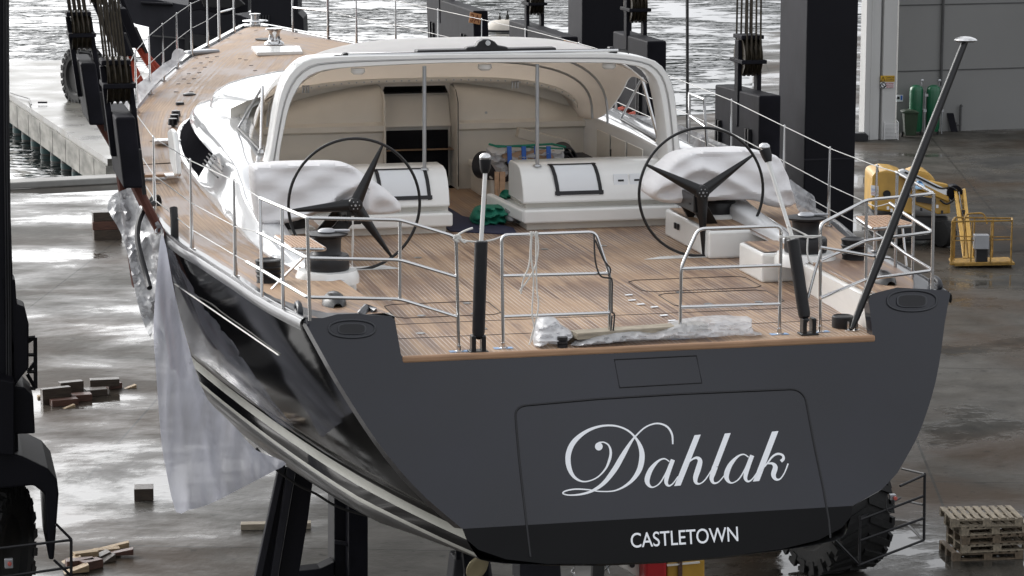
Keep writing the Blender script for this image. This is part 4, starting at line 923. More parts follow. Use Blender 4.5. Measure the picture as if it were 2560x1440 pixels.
# ================================================================== SETTING
ZG = -6.6; ZW = -8.0
def wet_ground():
    m = bpy.data.materials.new('wet_concrete_yard'); nt, b = nodes(m); L = nt.links.new
    tc = N(nt, 'ShaderNodeTexCoord')
    def nz(sc, det, stretch=(1, 1, 1), rough=.55, dist=0.0):
        mp = N(nt, 'ShaderNodeMapping'); mp.inputs['Scale'].default_value = stretch; mp.inputs['Location'].default_value = (3.7, 1.3, 0); L(tc.outputs['Object'], mp.inputs[0])
        n = N(nt, 'ShaderNodeTexNoise', Scale=sc, Detail=det, Roughness=rough, Distortion=dist); L(mp.outputs[0], n.inputs['Vector']); return n.outputs['Fac']
    def ramp(src, *st):
        r = N(nt, 'ShaderNodeValToRGB'); e = r.color_ramp.elements
        while len(e) < len(st): e.new(.5)
        for q, (p, c) in zip(e, st): q.position = p; q.color = (*c, 1) if len(c) == 3 else c
        L(src, r.inputs['Fac']); return r.outputs['Color']
    def mix(f, a, c, mode='MIX'):
        x = N(nt, 'ShaderNodeMixRGB', blend_type=mode)
        if isinstance(f, float): x.inputs[0].default_value = f
        else: L(f, x.inputs[0])
        for s_, i in ((a, 1), (c, 2)):
            if isinstance(s_, tuple): x.inputs[i].default_value = (*s_, 1)
            else: L(s_, x.inputs[i])
        return x.outputs[0]
    base = ramp(nz(.9, 8, dist=.2), (.28, (.036, .033, .028)), (.72, (.084, .079, .070)))
    brown = ramp(nz(.16, 6, (1, .8, 1), dist=.4), (.47, (0, 0, 0)), (.62, (.85, .85, .85)))
    col = mix(brown, base, (.050, .034, .022))
    pale = ramp(nz(.22, 7, (.9, 1.1, 1), dist=.3), (.56, (0, 0, 0)), (.7, (.6, .6, .6))); col = mix(pale, col, (.09, .087, .08))
    dk = ramp(nz(3.5, 5), (.62, (1, 1, 1)), (.7, (.55, .55, .55))); col = mix(1.0, col, dk, 'MULTIPLY')
    # slab joints
    sp = N(nt, 'ShaderNodeSeparateXYZ'); mr = N(nt, 'ShaderNodeMapping'); mr.inputs['Rotation'].default_value = (0, 0, .28); L(tc.outputs['Object'], mr.inputs[0]); L(mr.outputs[0], sp.inputs[0])
    jo = None
    for ax in ('X', 'Y'):
        d = N(nt, 'ShaderNodeMath', operation='DIVIDE'); L(sp.outputs[ax], d.inputs[0]); d.inputs[1].default_value = 5.2
        f = N(nt, 'ShaderNodeMath', operation='FRACT'); L(d.outputs[0], f.inputs[0]); l = N(nt, 'ShaderNodeMath', operation='LESS_THAN'); L(f.outputs[0], l.inputs[0]); l.inputs[1].default_value = .009
        if jo is None: jo = l
        else:
            x = N(nt, 'ShaderNodeMath', operation='MAXIMUM'); L(jo.outputs[0], x.inputs[0]); L(l.outputs[0], x.inputs[1]); jo = x
    col = mix(jo.outputs[0], col, (.03, .028, .024)); L(col, b.inputs['Base Color'])
    # puddles: smooth where low
    pud = nz(.15, 9, (.9, 1.1, 1), rough=.64, dist=.35)
    r = ramp(pud, (.44, (.50, .50, .50)), (.535, (.30, .30, .30)), (.565, (.05, .05, .05)), (.585, (.008, .008, .008)))
    L(r, b.inputs['Roughness'])
    sx = ramp(pud, (.56, (1, 1, 1)), (.63, (.45, .45, .45))); col2 = mix(1.0, col, sx, 'MULTIPLY'); L(col2, b.inputs['Base Color'])
    wetm = ramp(pud, (.42, (.05, .05, .05)), (.53, (.13, .13, .13)), (.56, (.24, .24, .24)), (.58, (.62, .62, .62))); L(wetm, b.inputs['Specular IOR Level']); b.inputs['IOR'].default_value = 1.4
    bh = ramp(nz(5, 8), (.2, (0, 0, 0)), (.8, (1, 1, 1))); bm_ = N(nt, 'ShaderNodeMath', operation='MULTIPLY'); L(bh, bm_.inputs[0])
    inv = ramp(pud, (.54, (1, 1, 1)), (.58, (.02, .02, .02))); L(inv, bm_.inputs[1])
    bp = N(nt, 'ShaderNodeBump'); bp.inputs['Strength'].default_value = .35; bp.inputs['Distance'].default_value = .02; L(bm_.outputs[0], bp.inputs['Height']); L(bp.outputs[0], b.inputs['Normal'])
    return m
MT['yard'] = wet_ground()
def water():
    m = bpy.data.materials.new('harbour_water'); nt, b = nodes(m); L = nt.links.new
    b.inputs['Base Color'].default_value = (.010, .014, .014, 1); b.inputs['Roughness'].default_value = .03; b.inputs['IOR'].default_value = 1.5
    b.inputs['Specular IOR Level'].default_value = .5
    tc = N(nt, 'ShaderNodeTexCoord'); h = None
    for sc, am, st, dt in ((.55, 1.0, (.75, 1, 1), 2), (1.5, .25, (.6, 1, 1), 2), (.12, .8, (1, .7, 1), 1)):
        mp = N(nt, 'ShaderNodeMapping'); mp.inputs['Scale'].default_value = st; mp.inputs['Rotation'].default_value = (0, 0, .22 + am * .1); L(tc.outputs['Object'], mp.inputs[0])
        n = N(nt, 'ShaderNodeTexNoise', Scale=sc, Detail=float(dt), Roughness=.5, Distortion=.4); L(mp.outputs[0], n.inputs['Vector'])
        k = N(nt, 'ShaderNodeMath', operation='MULTIPLY_ADD'); L(n.outputs['Fac'], k.inputs[0]); k.inputs[1].default_value = am
        if h is None: k.inputs[2].default_value = 0
        else: L(h, k.inputs[2])
        h = k.outputs[0]
    bp = N(nt, 'ShaderNodeBump'); bp.inputs['Strength'].default_value = 1.0; bp.inputs['Distance'].default_value = WAVE; hr = N(nt, 'ShaderNodeMapRange', interpolation_type='SMOOTHSTEP'); hr.inputs['From Min'].default_value = .95; hr.inputs['From Max'].default_value = 1.35; L(h, hr.inputs['Value']); L(hr.outputs[0], bp.inputs['Height']); L(bp.outputs[0], b.inputs['Normal'])
    return m
WAVE = .22
MT['water'] = water()
MB().add([(-2500, -200, ZW), (2500, -200, ZW), (2500, 3500, ZW), (-2500, 3500, ZW)], [(0, 1, 2, 3)]).build('water', 'water'); tag(bpy.data.objects['water'], kind='structure')
yard = MB(); qe = 62.4
outl_ = [(-120, -60), (160, -60), (160, 120), (40, 120), (27.0, 80.0), (23.2, 78.6), (19.5, 66.5), (-4, qe), (-120, qe - 9)]
yard.prism([(x, y, ZG) for x, y in outl_], (0, 0, -2.2))
o = yard.build('yard_ground', 'yard'); tag(o, kind='structure')
o = MB().prism([(-60, qe - 5.4, ZG), (-4, qe - .02, ZG), (18.0, 66.1, ZG), (18.0, 66.9, ZG), (-4, qe + .9, ZG), (-60, qe - 4.5, ZG)], (0, 0, .22)).build('quay_kerb', 'kerb', bevel=.04)
tag(o, kind='structure')
hl = MB(); rows = []
for i in range(40):
    a = -.25 + 1.2 * i / 39; R_0 = 1500; hgt = 60 + 70 * noise.noise(V((i * .3, 2, 0))) + 40 * max(0, math.sin(a * 2)); p = V((math.sin(a) * R_0, math.cos(a) * R_0, 0))
    rows.append([V((p.x, p.y, ZW - 1)), V((p.x * 1.03, p.y * 1.03, hgt * .6)), V((p.x * 1.1, p.y * 1.1, hgt))])
o = hl.grid(rows).build('hills', mat('far_hillside', (.05, .055, .05), .9, var=.2, vs=.01)); tag(o, kind='structure')
# world and sun
w = bpy.data.worlds.new('World'); scene.world = w; w.use_nodes = True; nt = w.node_tree; L = nt.links.new
bg = nt.nodes['Background']; sky = N(nt, 'ShaderNodeTexSky', sky_type='NISHITA'); sky.sun_disc = False
SUN_EL = math.radians(26); SUN_AZ = math.radians(-38)      # azimuth from +Y towards +X
sky.sun_elevation = SUN_EL; sky.sun_rotation = SUN_AZ; sky.air_density = 1.0; sky.dust_density = 9.0; sky.ozone_density = 1.0
hs = N(nt, 'ShaderNodeHueSaturation'); hs.inputs['Saturation'].default_value = .10; hs.inputs['Value'].default_value = 1.1
L(sky.outputs[0], hs.inputs['Color']); cloud = N(nt, 'ShaderNodeMixRGB'); cloud.inputs[0].default_value = .5; cloud.inputs[2].default_value = (5.2, 5.35, 5.65, 1)   # even overcast layer over the clear sky
tcw = N(nt, 'ShaderNodeTexCoord'); nw = N(nt, 'ShaderNodeTexNoise', Scale=3.6, Detail=5.0); L(tcw.outputs['Generated'], nw.inputs['Vector'])
mw = N(nt, 'ShaderNodeMapRange'); mw.inputs['From Min'].default_value = .3; mw.inputs['From Max'].default_value = .7; mw.inputs['To Min'].default_value = .58; mw.inputs['To Max'].default_value = 1.4; L(nw.outputs['Fac'], mw.inputs['Value'])
mv = N(nt, 'ShaderNodeVectorMath', operation='SCALE'); L(hs.outputs[0], cloud.inputs[1]); L(cloud.outputs[0], mv.inputs[0]); L(mw.outputs[0], mv.inputs['Scale']); 
GD = V((math.sin(-.30) * math.cos(.10), math.cos(-.30) * math.cos(.10), math.sin(.10)))     # glow added low over the water, to whiten its reflections
dp = N(nt, 'ShaderNodeVectorMath', operation='DOT_PRODUCT'); L(tcw.outputs['Generated'], dp.inputs[0]); dp.inputs[1].default_value = tuple(GD)
gm = N(nt, 'ShaderNodeMapRange', interpolation_type='SMOOTHSTEP'); gm.inputs['From Min'].default_value = .78; gm.inputs['From Max'].default_value = 1.0; gm.inputs['To Max'].default_value = 7.0; L(dp.outputs['Value'], gm.inputs['Value'])
av = N(nt, 'ShaderNodeVectorMath', operation='ADD'); L(mv.outputs[0], av.inputs[0]); L(gm.outputs[0], av.inputs[1]); L(av.outputs[0], bg.inputs['Color']); bg.inputs['Strength'].default_value = .15
sl = bpy.data.lights.new('sun', 'SUN'); sl.energy = .6; sl.angle = math.radians(35); sl.color = (1, .97, .93)
so = bpy.data.objects.new('sun', sl); COL.objects.link(so)
sd = V((math.sin(SUN_AZ) * math.cos(SUN_EL), math.cos(SUN_AZ) * math.cos(SUN_EL), math.sin(SUN_EL))); so.rotation_euler = sd.to_track_quat('Z', 'Y').to_euler(); so.location = (0, 0, 60)
scene.view_settings.view_transform = 'Standard'; scene.view_settings.look = 'None'; scene.view_settings.exposure = 0.75; scene.view_settings.gamma = 1
scene.render.engine = 'CYCLES'; scene.cycles.max_bounces = 8; scene.cycles.transparent_max_bounces = 12; scene.cycles.use_denoising = True
# ---- finger pier with its piles
pr = thing('pier', 'long concrete finger pier on round piles, reaching out into the water at the left', 'pier', (0, 85, ZW))
e0 = pz(24, 236, -6.3); e1 = pz(262, 393, -6.3); ed = (e1 - e0); ed.z = 0; edn = ed.normalized(); out_ = V((-edn.y, edn.x, 0)); out_ = out_ if out_.x > 0 else -out_
f0 = e0 - edn * 16; f1 = e1 + edn * .5
MB().prism([f0, f1, f1 + out_ * 7.5, f0 + out_ * 7.5], (0, 0, -.25)).build('pier_deck', mat('wet_pier_concrete', (.08, .077, .066), .32, var=.3, vs=.5, bump=.1, bs=3, col2=(.15, .14, .12), rvar=.12, spec=.35), pr)
bmz = MB(); bmz.prism([q - V((0, 0, .25)) for q in (f0 - out_ * .06, f1 - out_ * .06, f1 + out_ * .6 - out_ * .06, f0 + out_ * .54)], (0, 0, -.95)); bmz.build('edge_beam', 'conc', pr)
bmz = MB(); bmz.prism([q - V((0, 0, .25)) for q in (f0 + out_ * 6.5, f1 + out_ * 6.5, f1 + out_ * 7.4, f0 + out_ * 7.4)], (0, 0, -.95)); bmz.build('edge_beam', 'conc', pr)
Lp = (f1 - f0).length; k = int(Lp / 2.55)
for i in range(k + 1):
    c = f0 + edn * (i * 2.55 + .8)
    for row_, rr in ((.5, .42), (6.8, .42)):
        q = c + out_ * row_; mb = MB(); mb.tube([V((q.x, q.y, -7.2)), V((q.x, q.y, -10))], rr, 16); mb.tube([V((q.x, q.y, -7.75)), V((q.x, q.y, -7.95))], rr * 1.02, 16, mi=1); mb.build('pile', ['pile', 'algae'], pr, smooth=True)
for i in range(0, 12):
    c = f0 + edn * (3 + i * 3.1) - out_ * .062 - V((0, 0, .3)); MB().obox(c - V((0, 0, .45)), edn * .012, out_ * .01, V((0, 0, .46))).build('panel_joint', 'wallj', pr)
mb = MB(); P_ = [pz(x, y, -6.2) for x, y in ((26, 232), (50, 240), (72, 246), (78, 262))]; mb.tube(P_, .03, 5); mb.obox(pz(84, 268, -6.6), (.25, 0, 0), (0, .2, 0), (0, 0, .12)); mb.tube([pz(95, 256, -6.2), pz(118, 256, -6.2)], .04, 5); mb.build('mooring_gear', 'plastic', pr)
# ================================================================== BOAT LIFTS
def lug_tyre(parent, c, R_t, w, ax, nm='wheel'):
    ax = V(ax).normalized(); mb = MB(); h = w / 2
    prof = [(R_t * .55, -h * .75), (R_t * .62, -h * .95), (R_t * .85, -h), (R_t * .95, -h * .85), (R_t * .965, -h * .5), (R_t * .97, 0), (R_t * .965, h * .5), (R_t * .95, h * .85), (R_t * .85, h), (R_t * .62, h * .95), (R_t * .55, h * .75)]
    mb.lathe(prof, c, 48, ax=ax); u = ax.orthogonal().normalized(); v_ = ax.cross(u); n = 22
    for i in range(n):
        for sd_ in (-1, 1):
            a = 2 * PI * (i + (.5 if sd_ > 0 else 0)) / n; r_ = u * math.cos(a) + v_ * math.sin(a); t_ = ax.cross(r_)
            mb.obox(V(c) + r_ * R_t * .965 + ax * sd_ * h * .5, (ax * sd_ + t_ * .45).normalized() * h * .5, t_ * R_t * .055, r_ * R_t * .035)
            mb.obox(V(c) + r_ * R_t * .88 + ax * sd_ * h * .96, ax * h * .06, t_ * R_t * .06, r_ * R_t * .1)
    o = mb.build(nm, 'tyre', parent, smooth=False)
    r = MB()
    for sd_ in (-1, 1):
        r.lathe([(0, h * .55 * 1), (R_t * .2, h * .55), (R_t * .22, h * .35), (R_t * .45, h * .35), (R_t * .55, h * .75), (R_t * .57, h * .72)], c, 32, ax=ax * sd_)
    r.build('rim', 'navy', o, smooth=True); return o
lift = thing('boat_lift', 'dark navy mobile boat lift straddling the yacht on huge rubber tyres', 'boat lift', (0.5, 20, ZG))
# starboard near column, far column
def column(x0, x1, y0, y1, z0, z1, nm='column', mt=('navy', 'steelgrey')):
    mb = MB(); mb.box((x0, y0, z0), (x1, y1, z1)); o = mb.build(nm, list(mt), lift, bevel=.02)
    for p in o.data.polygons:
        if p.normal.x < -.9: p.material_index = 1  # port faces take the lighter grey: their lit side put into the colour
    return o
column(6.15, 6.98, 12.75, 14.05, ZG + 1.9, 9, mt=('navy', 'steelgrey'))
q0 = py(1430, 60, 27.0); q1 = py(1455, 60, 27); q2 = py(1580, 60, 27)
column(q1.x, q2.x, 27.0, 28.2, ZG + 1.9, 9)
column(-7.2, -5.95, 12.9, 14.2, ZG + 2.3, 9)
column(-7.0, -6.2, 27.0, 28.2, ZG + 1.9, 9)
for x0, x1 in ((-7.15, -6.05), (6.2, 6.95)): MB().box((x0, 12.0, ZG + 1.9), (x1, 46, ZG + 2.6)).build('lower_beam', 'steelgrey', lift, bevel=.03) if x0 > 0 else None
MB().box((-7.2, 12.5, 9), (7.1, 14.3, 10.4)).build('top_beam', 'navy', lift)
for x in (6.4, -6.8): MB().box((x - .5, 12.5, 9), (x + .5, 48, 10.2)).build('top_beam', 'navy', lift)
# near left fender, boxes, tyre
mb = MB(); fz = lambda x, y, Y: py(x, y, Y)
mb.prism([fz(-80, 1120, 12.6), fz(0, 1125, 12.6), fz(58, 1142, 12.6), fz(120, 1172, 12.6), fz(143, 1200, 12.6), fz(147, 1235, 12.6), fz(135, 1400, 12.6), fz(122, 1400, 12.6), fz(112, 1235, 12.6), fz(84, 1214, 12.6), fz(0, 1222, 12.6), fz(-80, 1222, 12.6)], (0, 1.9, 0)); mb.build('mudguard', 'navy', lift, bevel=.03)
mb = MB(); mb.prism([fz(0, 690, 12.9), fz(38, 700, 12.9), fz(42, 760, 12.9), fz(62, 768, 12.9), fz(72, 810, 12.9), fz(72, 920, 12.9), fz(40, 960, 12.9), fz(20, 960, 12.9)], (0, .5, 0)); mb.build('junction_housing', 'navy', lift, bevel=.02)
mb = MB(); mb.prism([fz(34, 968, 12.7), fz(60, 968, 12.7), fz(83, 990, 12.7), fz(88, 1084, 12.7), fz(34, 1086, 12.7)], (0, .9, 0)); mb.build('cable_housing', 'navy', lift, bevel=.02)
MB().prism([fz(-60, 940, 12.4), fz(36, 955, 12.4), fz(36, 1140, 12.4), fz(-60, 1130, 12.4)], (0, 1.0, 0)).build('slewing_post', 'navy', lift, bevel=.02)
for k_, (x, r_) in enumerate(((14, .02), (19, .012), (8, .015))):
    MB().tube(crom([tuple(py(x + 2, -30, 12.85)), tuple(py(x + 3, 300, 12.84)), tuple(py(x + 6, 560, 12.8)), tuple(py(x + 8, 760, 12.85)), tuple(py(x + 9, 1000, 12.8))], 5), r_, 6).build('electric_conduit', 'plastic', lift, smooth=True)
mb = MB()
for z_ in (-2.5, 0.2, 2.9): mb.box((6.14, 12.74, z_), (6.99, 12.755, z_ + .02))
mb.build('weld_bead', 'steelgrey', lift)
lug_tyre(lift, (-6.45, 13.6, ZG + 1.07), 1.07, .95, (1, -.35, 0))
lug_tyre(lift, (6.95, 13.4, ZG + 1.07), 1.07, 1.0, (1, .25, 0))
lug_tyre(lift, (6.6, 17.2, ZG + 1.07), 1.07, 1.0, (1, 0, 0))
def cage(nm, pts_lines, r=.022, mt='plastic'):
    mb = MB()
    for a, b in pts_lines: mb.tube([a, b], r, 6)
    return mb.build(nm, mt, lift)
F = lambda x, y, Y=12.0: py(x, y, Y)
cage('wheel_guard', [(F(140, 1310), F(178, 1348)), (F(178, 1348), F(178, 1440, 12)), (F(-10, 1372), F(178, 1350)), (F(-10, 1445), F(178, 1418)), (F(135, 1400), F(178, 1440)), (F(178, 1440), F(178, 1470))])
cage('access_ladder', [(F(70, 845, 13.3), F(88, 843, 13.3)), (F(88, 843, 13.3), F(89, 971, 13.3)), (F(68, 971, 13.3), F(89, 971, 13.3)), (F(68, 887, 13.3), F(88, 887, 13.3)), (F(70, 855, 13.3), F(88, 843, 13.3)), (F(70, 930, 13.3), F(88, 905, 13.3)), (F(68, 929, 13.3), F(88, 929, 13.3)), (F(68, 935, 13.3), F(88, 970, 13.3))], .03)
MB().obox(F(22, 1408, 11.9), (.06, 0, 0), (0, .04, 0), (0, 0, .07)).build('push_button_box', 'alloy', lift, bevel=.01); mb = MB(); mb.lathe([(0, 0), (.03, 0), (.03, .03), (0, .035)], F(24, 1409, 11.84), 14, ax=(0, -1, 0)); mb.build('push_button', 'signal', lift)
G = lambda x, y, Y=12.1: py(x, y, Y)
cage('wheel_guard', [(G(2256, 1172, 14.2), G(2312, 1185, 12.2)), (G(2312, 1185, 12.2), G(2310, 1350, 12.2)), (G(2312, 1187, 12.2), G(2250, 1215, 12.0)), (G(2308, 1240, 12.2), G(2150, 1300)), (G(2310, 1295, 12.2), G(2150, 1352)), (G(2310, 1350, 12.2), G(2150, 1412)), (G(2150, 1290), G(2148, 1415)), (G(2250, 1245, 14), G(2150, 1295)), (G(2148, 1412), G(2080, 1342)), (G(2308, 1350, 12.2), G(2268, 1310, 14)), (G(2308, 1262, 12.2), G(2270, 1254, 14))])
MB().obox(G(2231, 1242, 12), (.05, 0, 0), (0, .04, 0), (0, 0, .045)).build('push_button_box', 'alloy', lift, bevel=.01); mb = MB(); mb.lathe([(0, 0), (.03, 0), (.03, .04), (0, .045)], G(2237, 1245, 11.94), 14, ax=(0, -1, 0)); mb.build('push_button', 'signal', lift)
MB().tube(crom([tuple(G(x, y, 12)) for x, y in ((2218, 1240), (2215, 1265), (2222, 1282), (2232, 1278), (2234, 1262))], 6), .01, 6).build('control_cable', 'wired', lift)
# second lift standing on the pier: its wheel and grey side beam
lift2 = thing('boat_lift', 'second grey boat lift far behind, its big wheel standing on the concrete pier', 'boat lift', (2, 88, -6.3))
lug_tyre(lift2, pd(192, 192, 112) + V((.3, 0, 0)), 1.22, 1.0, (-1, -.42, 0), 'wheel')
def slab(poly, d, th, nm, mt, parent, bevel=.03):
    return MB().prism([pd(x, y, d) for x, y in poly], RTH * 0 + FWH * th).build(nm, mt, parent, bevel=bevel)
RTH = V((math.cos(YAW), -math.sin(YAW), 0)); FWH = V((math.sin(YAW), math.cos(YAW), 0))
slab([(288, -20), (600, 38), (700, 78), (700, 190), (470, 195), (372, 205), (372, 68), (338, 60), (300, 40)], 104, 2.5, 'side_beam', 'steelgrey', lift2)
slab([(380, 88), (460, 95), (462, 98), (380, 91)], 103.8, .1, 'weld_seam', 'wallj', lift2, 0)
slab([(462, 86), (474, 86), (474, 175), (462, 175)], 103.7, .3, 'ladder_slot', 'ink', lift2, 0)
slab([(474, 85), (560, 95), (560, 135), (474, 110)], 103.6, .4, 'recess', 'ink', lift2, 0)
slab([(472, -20), (620, -20), (620, 30), (560, 38), (500, 25), (470, 30)], 101, 1.5, 'engine_house', 'navy', lift2)
slab([(500, -8), (590, -8), (612, 12), (590, 22), (510, 18)], 100, .4, 'wheel', 'tyre', lift2)
slab([(627, -20), (744, -20), (745, 32), (758, 45), (760, 88), (735, 90), (700, 82), (627, 70)], 98, 2.0, 'corner_post', 'navy', lift2)
for k_ in range(6): slab([(635 + k_ * 7, 38), (638 + k_ * 7, 38), (638 + k_ * 7, 56), (635 + k_ * 7, 56)], 97.9, .1, 'cooling_slot', 'ink', lift2, 0)
slab([(350, 4), (430, 8), (432, 14), (352, 10)], 103.8, 1.8, 'deck_gear', 'navy', lift2)
# ---- sling blocks: heavy steel box, fork with sheaves, wires, straps
def block(label, X, Y0, Y1, z0, z1, Ym, lean=0.0, sign=None, strap='strap', wires=True, th=.34, grp='sling blocks hanging from the boat lift', wt=9.0, tilt=0.0, zs=-1.2, fk=.82, sh=None):
    s = 1 if X > 0 else -1
    root = thing('sling_block', label, 'sling block', (X, Ym, z0), grp)
    def sk(v): v = V(v); return V((v.x + lean * (v.z - z0), v.y, v.z + tilt * (v.y - Ym)))
    b = MB(); b.box((X - th / 2, Y0, z0), (X + th / 2, Y1, z1)); b.v = [sk(v) for v in b.v]; b.build('block_body', 'blocksteel', root, bevel=.025)
    xi_ = X - s * th / 2
    for yy in (Y0 + .16 * (Y1 - Y0), Y0 + .22 * (Y1 - Y0), Y0 + .84 * (Y1 - Y0), Y0 + .90 * (Y1 - Y0)):
        rb = MB(); rb.box((xi_ - .05 if s > 0 else xi_, yy, z0 - .12), (xi_ if s > 0 else xi_ + .05, yy + .05, z0 + .5 * (z1 - z0))); rb.v = [sk(v) for v in rb.v]; rb.build('guide_rib', 'plastic', root)
    fm = MB(); zt = z1 + fk
    for dx in (-.155, .155):
        for dy in (-.0,): fm.obox(sk((X + dx, Ym + dy, (z1 + zt) / 2 - .3)), (.035, 0, 0), (0, .09, 0), V((lean * .6, 0, (zt - z1) / 2 + .25)))
    fm.obox(sk((X, Ym, z1 + .55 * fk)), (.20, 0, 0), (0, .32, 0), (0, 0, .03)); fm.obox(sk((X, Ym, zt)), (.18, 0, 0), (0, .22, 0), (0, 0, .03))
    fm.build('sheave_fork', 'blocksteel', root, bevel=.01)
    sv = MB()
    for k in range(4):
        sv.lathe([(.12, -.02), (.30, -.032), (.26, -.01), (.26, .01), (.30, .032), (.12, .02)], sk((X - .108 + k * .072, Ym, z1 + .62 * fk)), 22, ax=(1, 0, 0))
    sv.build('sheave', 'grease', root)
    if wires:
        wr = MB()
        for k in range(4):
            for dy in (-.27, .27): a = sk((X - .108 + k * .072, Ym + dy, z1 + .62 * fk)); wr.tube([a, V((a.x + lean * (wt - a.z), a.y * .5 + Ym * .5, wt))], .016, 5)
        wr.build('wire_rope', 'grease', root)
    if strap:
        st = MB()
        for yy in ((Y0 * .7 + Y1 * .3), (Y0 * .35 + Y1 * .65)):
            a = sk((X - .06 * s, yy, z0)); hb = bd(yy) + .03; m1 = V((s * hb, yy, min(ze(yy), z0 - .4))) ; m2 = V((s * (hb + .02 - .25), yy, -1.5)); m3 = V((s * (bw(yy) * .8), yy, -2.6)); nseg = 3 if s < 0 else 4
            for dy in (-.09, .09): st.tube([a + V((0, dy, 0)), m1 + V((0, dy, 0)), m2 + V((0, dy, 0)), m3 + V((0, dy, 0))][:nseg], .06, 8)
        st.build('lifting_strap', strap, root, smooth=True)
    return root
b1 = block('dark sling block nearest the hangar side column, seen beside the right helm cover', 5.2, 11.6, 13.85, .25, 1.32, 12.7, tilt=-.02, strap='strapb')
b2 = block('dark sling block behind the right leg of the white arch, under a greased pulley', 5.2, 17.8, 20.1, .35, 1.66, 19.2, strap='strap')
b3 = block('tilted grey sling block with the orange 3B plate, left of the far navy column', 5.2, 24.0, 28.6, .55, 1.25, 27.0, strap='strapb')
b4 = block('leaning grey sling block with the orange 3A plate, farthest above the white roof', 5.2, 32.1, 37.6, .0, 1.2, 36.0, strap='strapb', lean=-.03)
p1 = block('large dark sling block hanging lowest, against the port deck edge', -4.70, 6.2, 7.9, .97, 1.84, 6.9, lean=-.09, strap='strapb', fk=.62, tilt=0, th=.24)
p2 = block('dark sling block just left of and above the lowest port one', -4.66, 13.0, 14.6, .99, 1.90, 13.7, lean=-.12, strap='strapb', fk=.68, th=.22)
p3 = block('tilted grey faced sling block with red straps, on the port side towards the bow', -3.38, 21.2, 23.0, 1.42, 2.12, 22, lean=-.42, strap='strap', fk=.8, th=.26)
p4 = block('narrow dark sling block between the pulley cages on the port side', -3.72, 19.2, 20.6, 1.45, 2.2, 19.9, lean=-.36, strap='strap', fk=.6, th=.22)
# number plates on the two far blocks
for root, txt, pts in ((b4, '3A', ((1176, 30), (1204, 36), (1200, 62), (1172, 56))), (b3, '3B', ((1410, 100), (1442, 106), (1440, 122), (1408, 121)))):
    Yp = 32.05 if root is b4 else 23.95
    P = [py(x, y, Yp) for x, y in pts]; MB().prism(P, (0, .02, 0)).build('number_plate', 'sand', root)
    fx = lambda u, v, P=P: (P[3] + (P[2] - P[3]) * (.1 + .8 * u) + (P[0] - P[3]) * (.12 + .76 * v)) + V((0, -.006, 0))
    text_mesh(txt, fx, 'plate_number', 'rust', root)
# ================================================================== HANGAR AND WHAT STANDS BY IT
W0 = pz(2240, 333, ZG); W1 = pz(2560, 321, ZG); wd = (W1 - W0); wd.z = 0; wd.normalize(); wn = V((-wd.y, wd.x, 0)); wn = wn if wn.y > 0 else -wn
hg = thing('hangar', 'tall grey panelled hangar with white columns at the far right of the yard', 'hangar', tuple(W0))
def hx(u, n_, z): return W0 + wd * u + wn * n_ + V((0, 0, z))
MB().prism([hx(.0, 0, 0), hx(60, 0, 0), hx(60, .4, 0), hx(.0, .4, 0)], (0, 0, 16)).build('wall', 'wall', hg)
mb = MB()
for z in (2.40, 4.95, 7.5, 10.1):
    mb.obox(hx(30, -.008, z), wd * 30, wn * .01, V((0, 0, .022)))
mb.build('panel_joint', 'wallj', hg)
def colm(xa, xb, dn, nm, mt='colwhite', zt=16):
    a = pz(xa, 350, ZG); b = pz(xb, 349, ZG); a = V((a.x, a.y, ZG)); b = V((b.x, b.y, ZG)); MB().prism([a, b, b + wn * dn, a + wn * dn], (0, 0, zt)).build(nm, mt, hg, bevel=.01)
def colat(xa, xb, y, Y, dn, nm, mt='colwhite'):
    a = py(xa, y, Y); b = py(xb, y, Y); a.z = b.z = ZG; MB().prism([a, b, b + wn * dn, a + wn * dn], (0, 0, 16)).build(nm, mt, hg, bevel=.01)
Yc = pz(2200, 350, ZG).y
colat(2160, 2196, 340, Yc + .1, .5, 'column'); colat(2196, 2204, 340, Yc + .25, .3, 'column_groove', 'steeld'); colat(2204, 2237, 340, Yc + .05, 1.6, 'column')
colat(2174, 2178, 340, Yc + .07, .05, 'column_rib', 'colwhite'); colat(2152, 2158, 340, Yc + .4, .2, 'door_track', 'navy')
q = hx(1.83, -.08, 0); MB().tube([q + V((0, 0, 1.8)), q + V((0, 0, 14))], .055, 8).build('downpipe', 'wallj', hg)
# hazard signs on the column
Ys_ = Yc + .04
def signpanel(x0, x1, y0, y1, nm, mt, root): 
    P = [py(x0, y0, Ys_), py(x1, y0, Ys_), py(x1, y1, Ys_), py(x0, y1, Ys_)]; MB().prism(P, (0, -.03, 0)).build(nm, mt, root); return P
sg = thing('warning_sign', 'yellow and black hanging loads warning sign on the white hangar column', 'sign', tuple(py(2218, 204, Ys_)))
P = signpanel(2201, 2236, 189, 204, 'panel', 'signyellow', sg)
mp_ = lambda P, u0, u1, v0, v1: (lambda u, v: P[3] + (P[2] - P[3]) * (u0 + (u1 - u0) * u) + (P[0] - P[3]) * (v0 + (v1 - v0) * v) + V((0, -.036, 0)))
text_mesh('CARICHI', mp_(P, .36, .97, .55, .88), 'lettering', 'ink', sg); text_mesh('SOSPESI', mp_(P, .36, .97, .12, .45), 'lettering', 'ink', sg)
MB().tube([mp_(P, .04, .30, .12, .88)(u, v) for u, v in ((0, 0), (1, 0), (.5, 1))], .016, 4, closed=True).build('pictogram', 'ink', sg)
sg = thing('prohibition_sign', 'red and white no passage sign below the yellow one', 'sign', tuple(py(2218, 220, Ys_)))
P = signpanel(2201, 2234, 206, 220, 'panel', 'paper', sg)
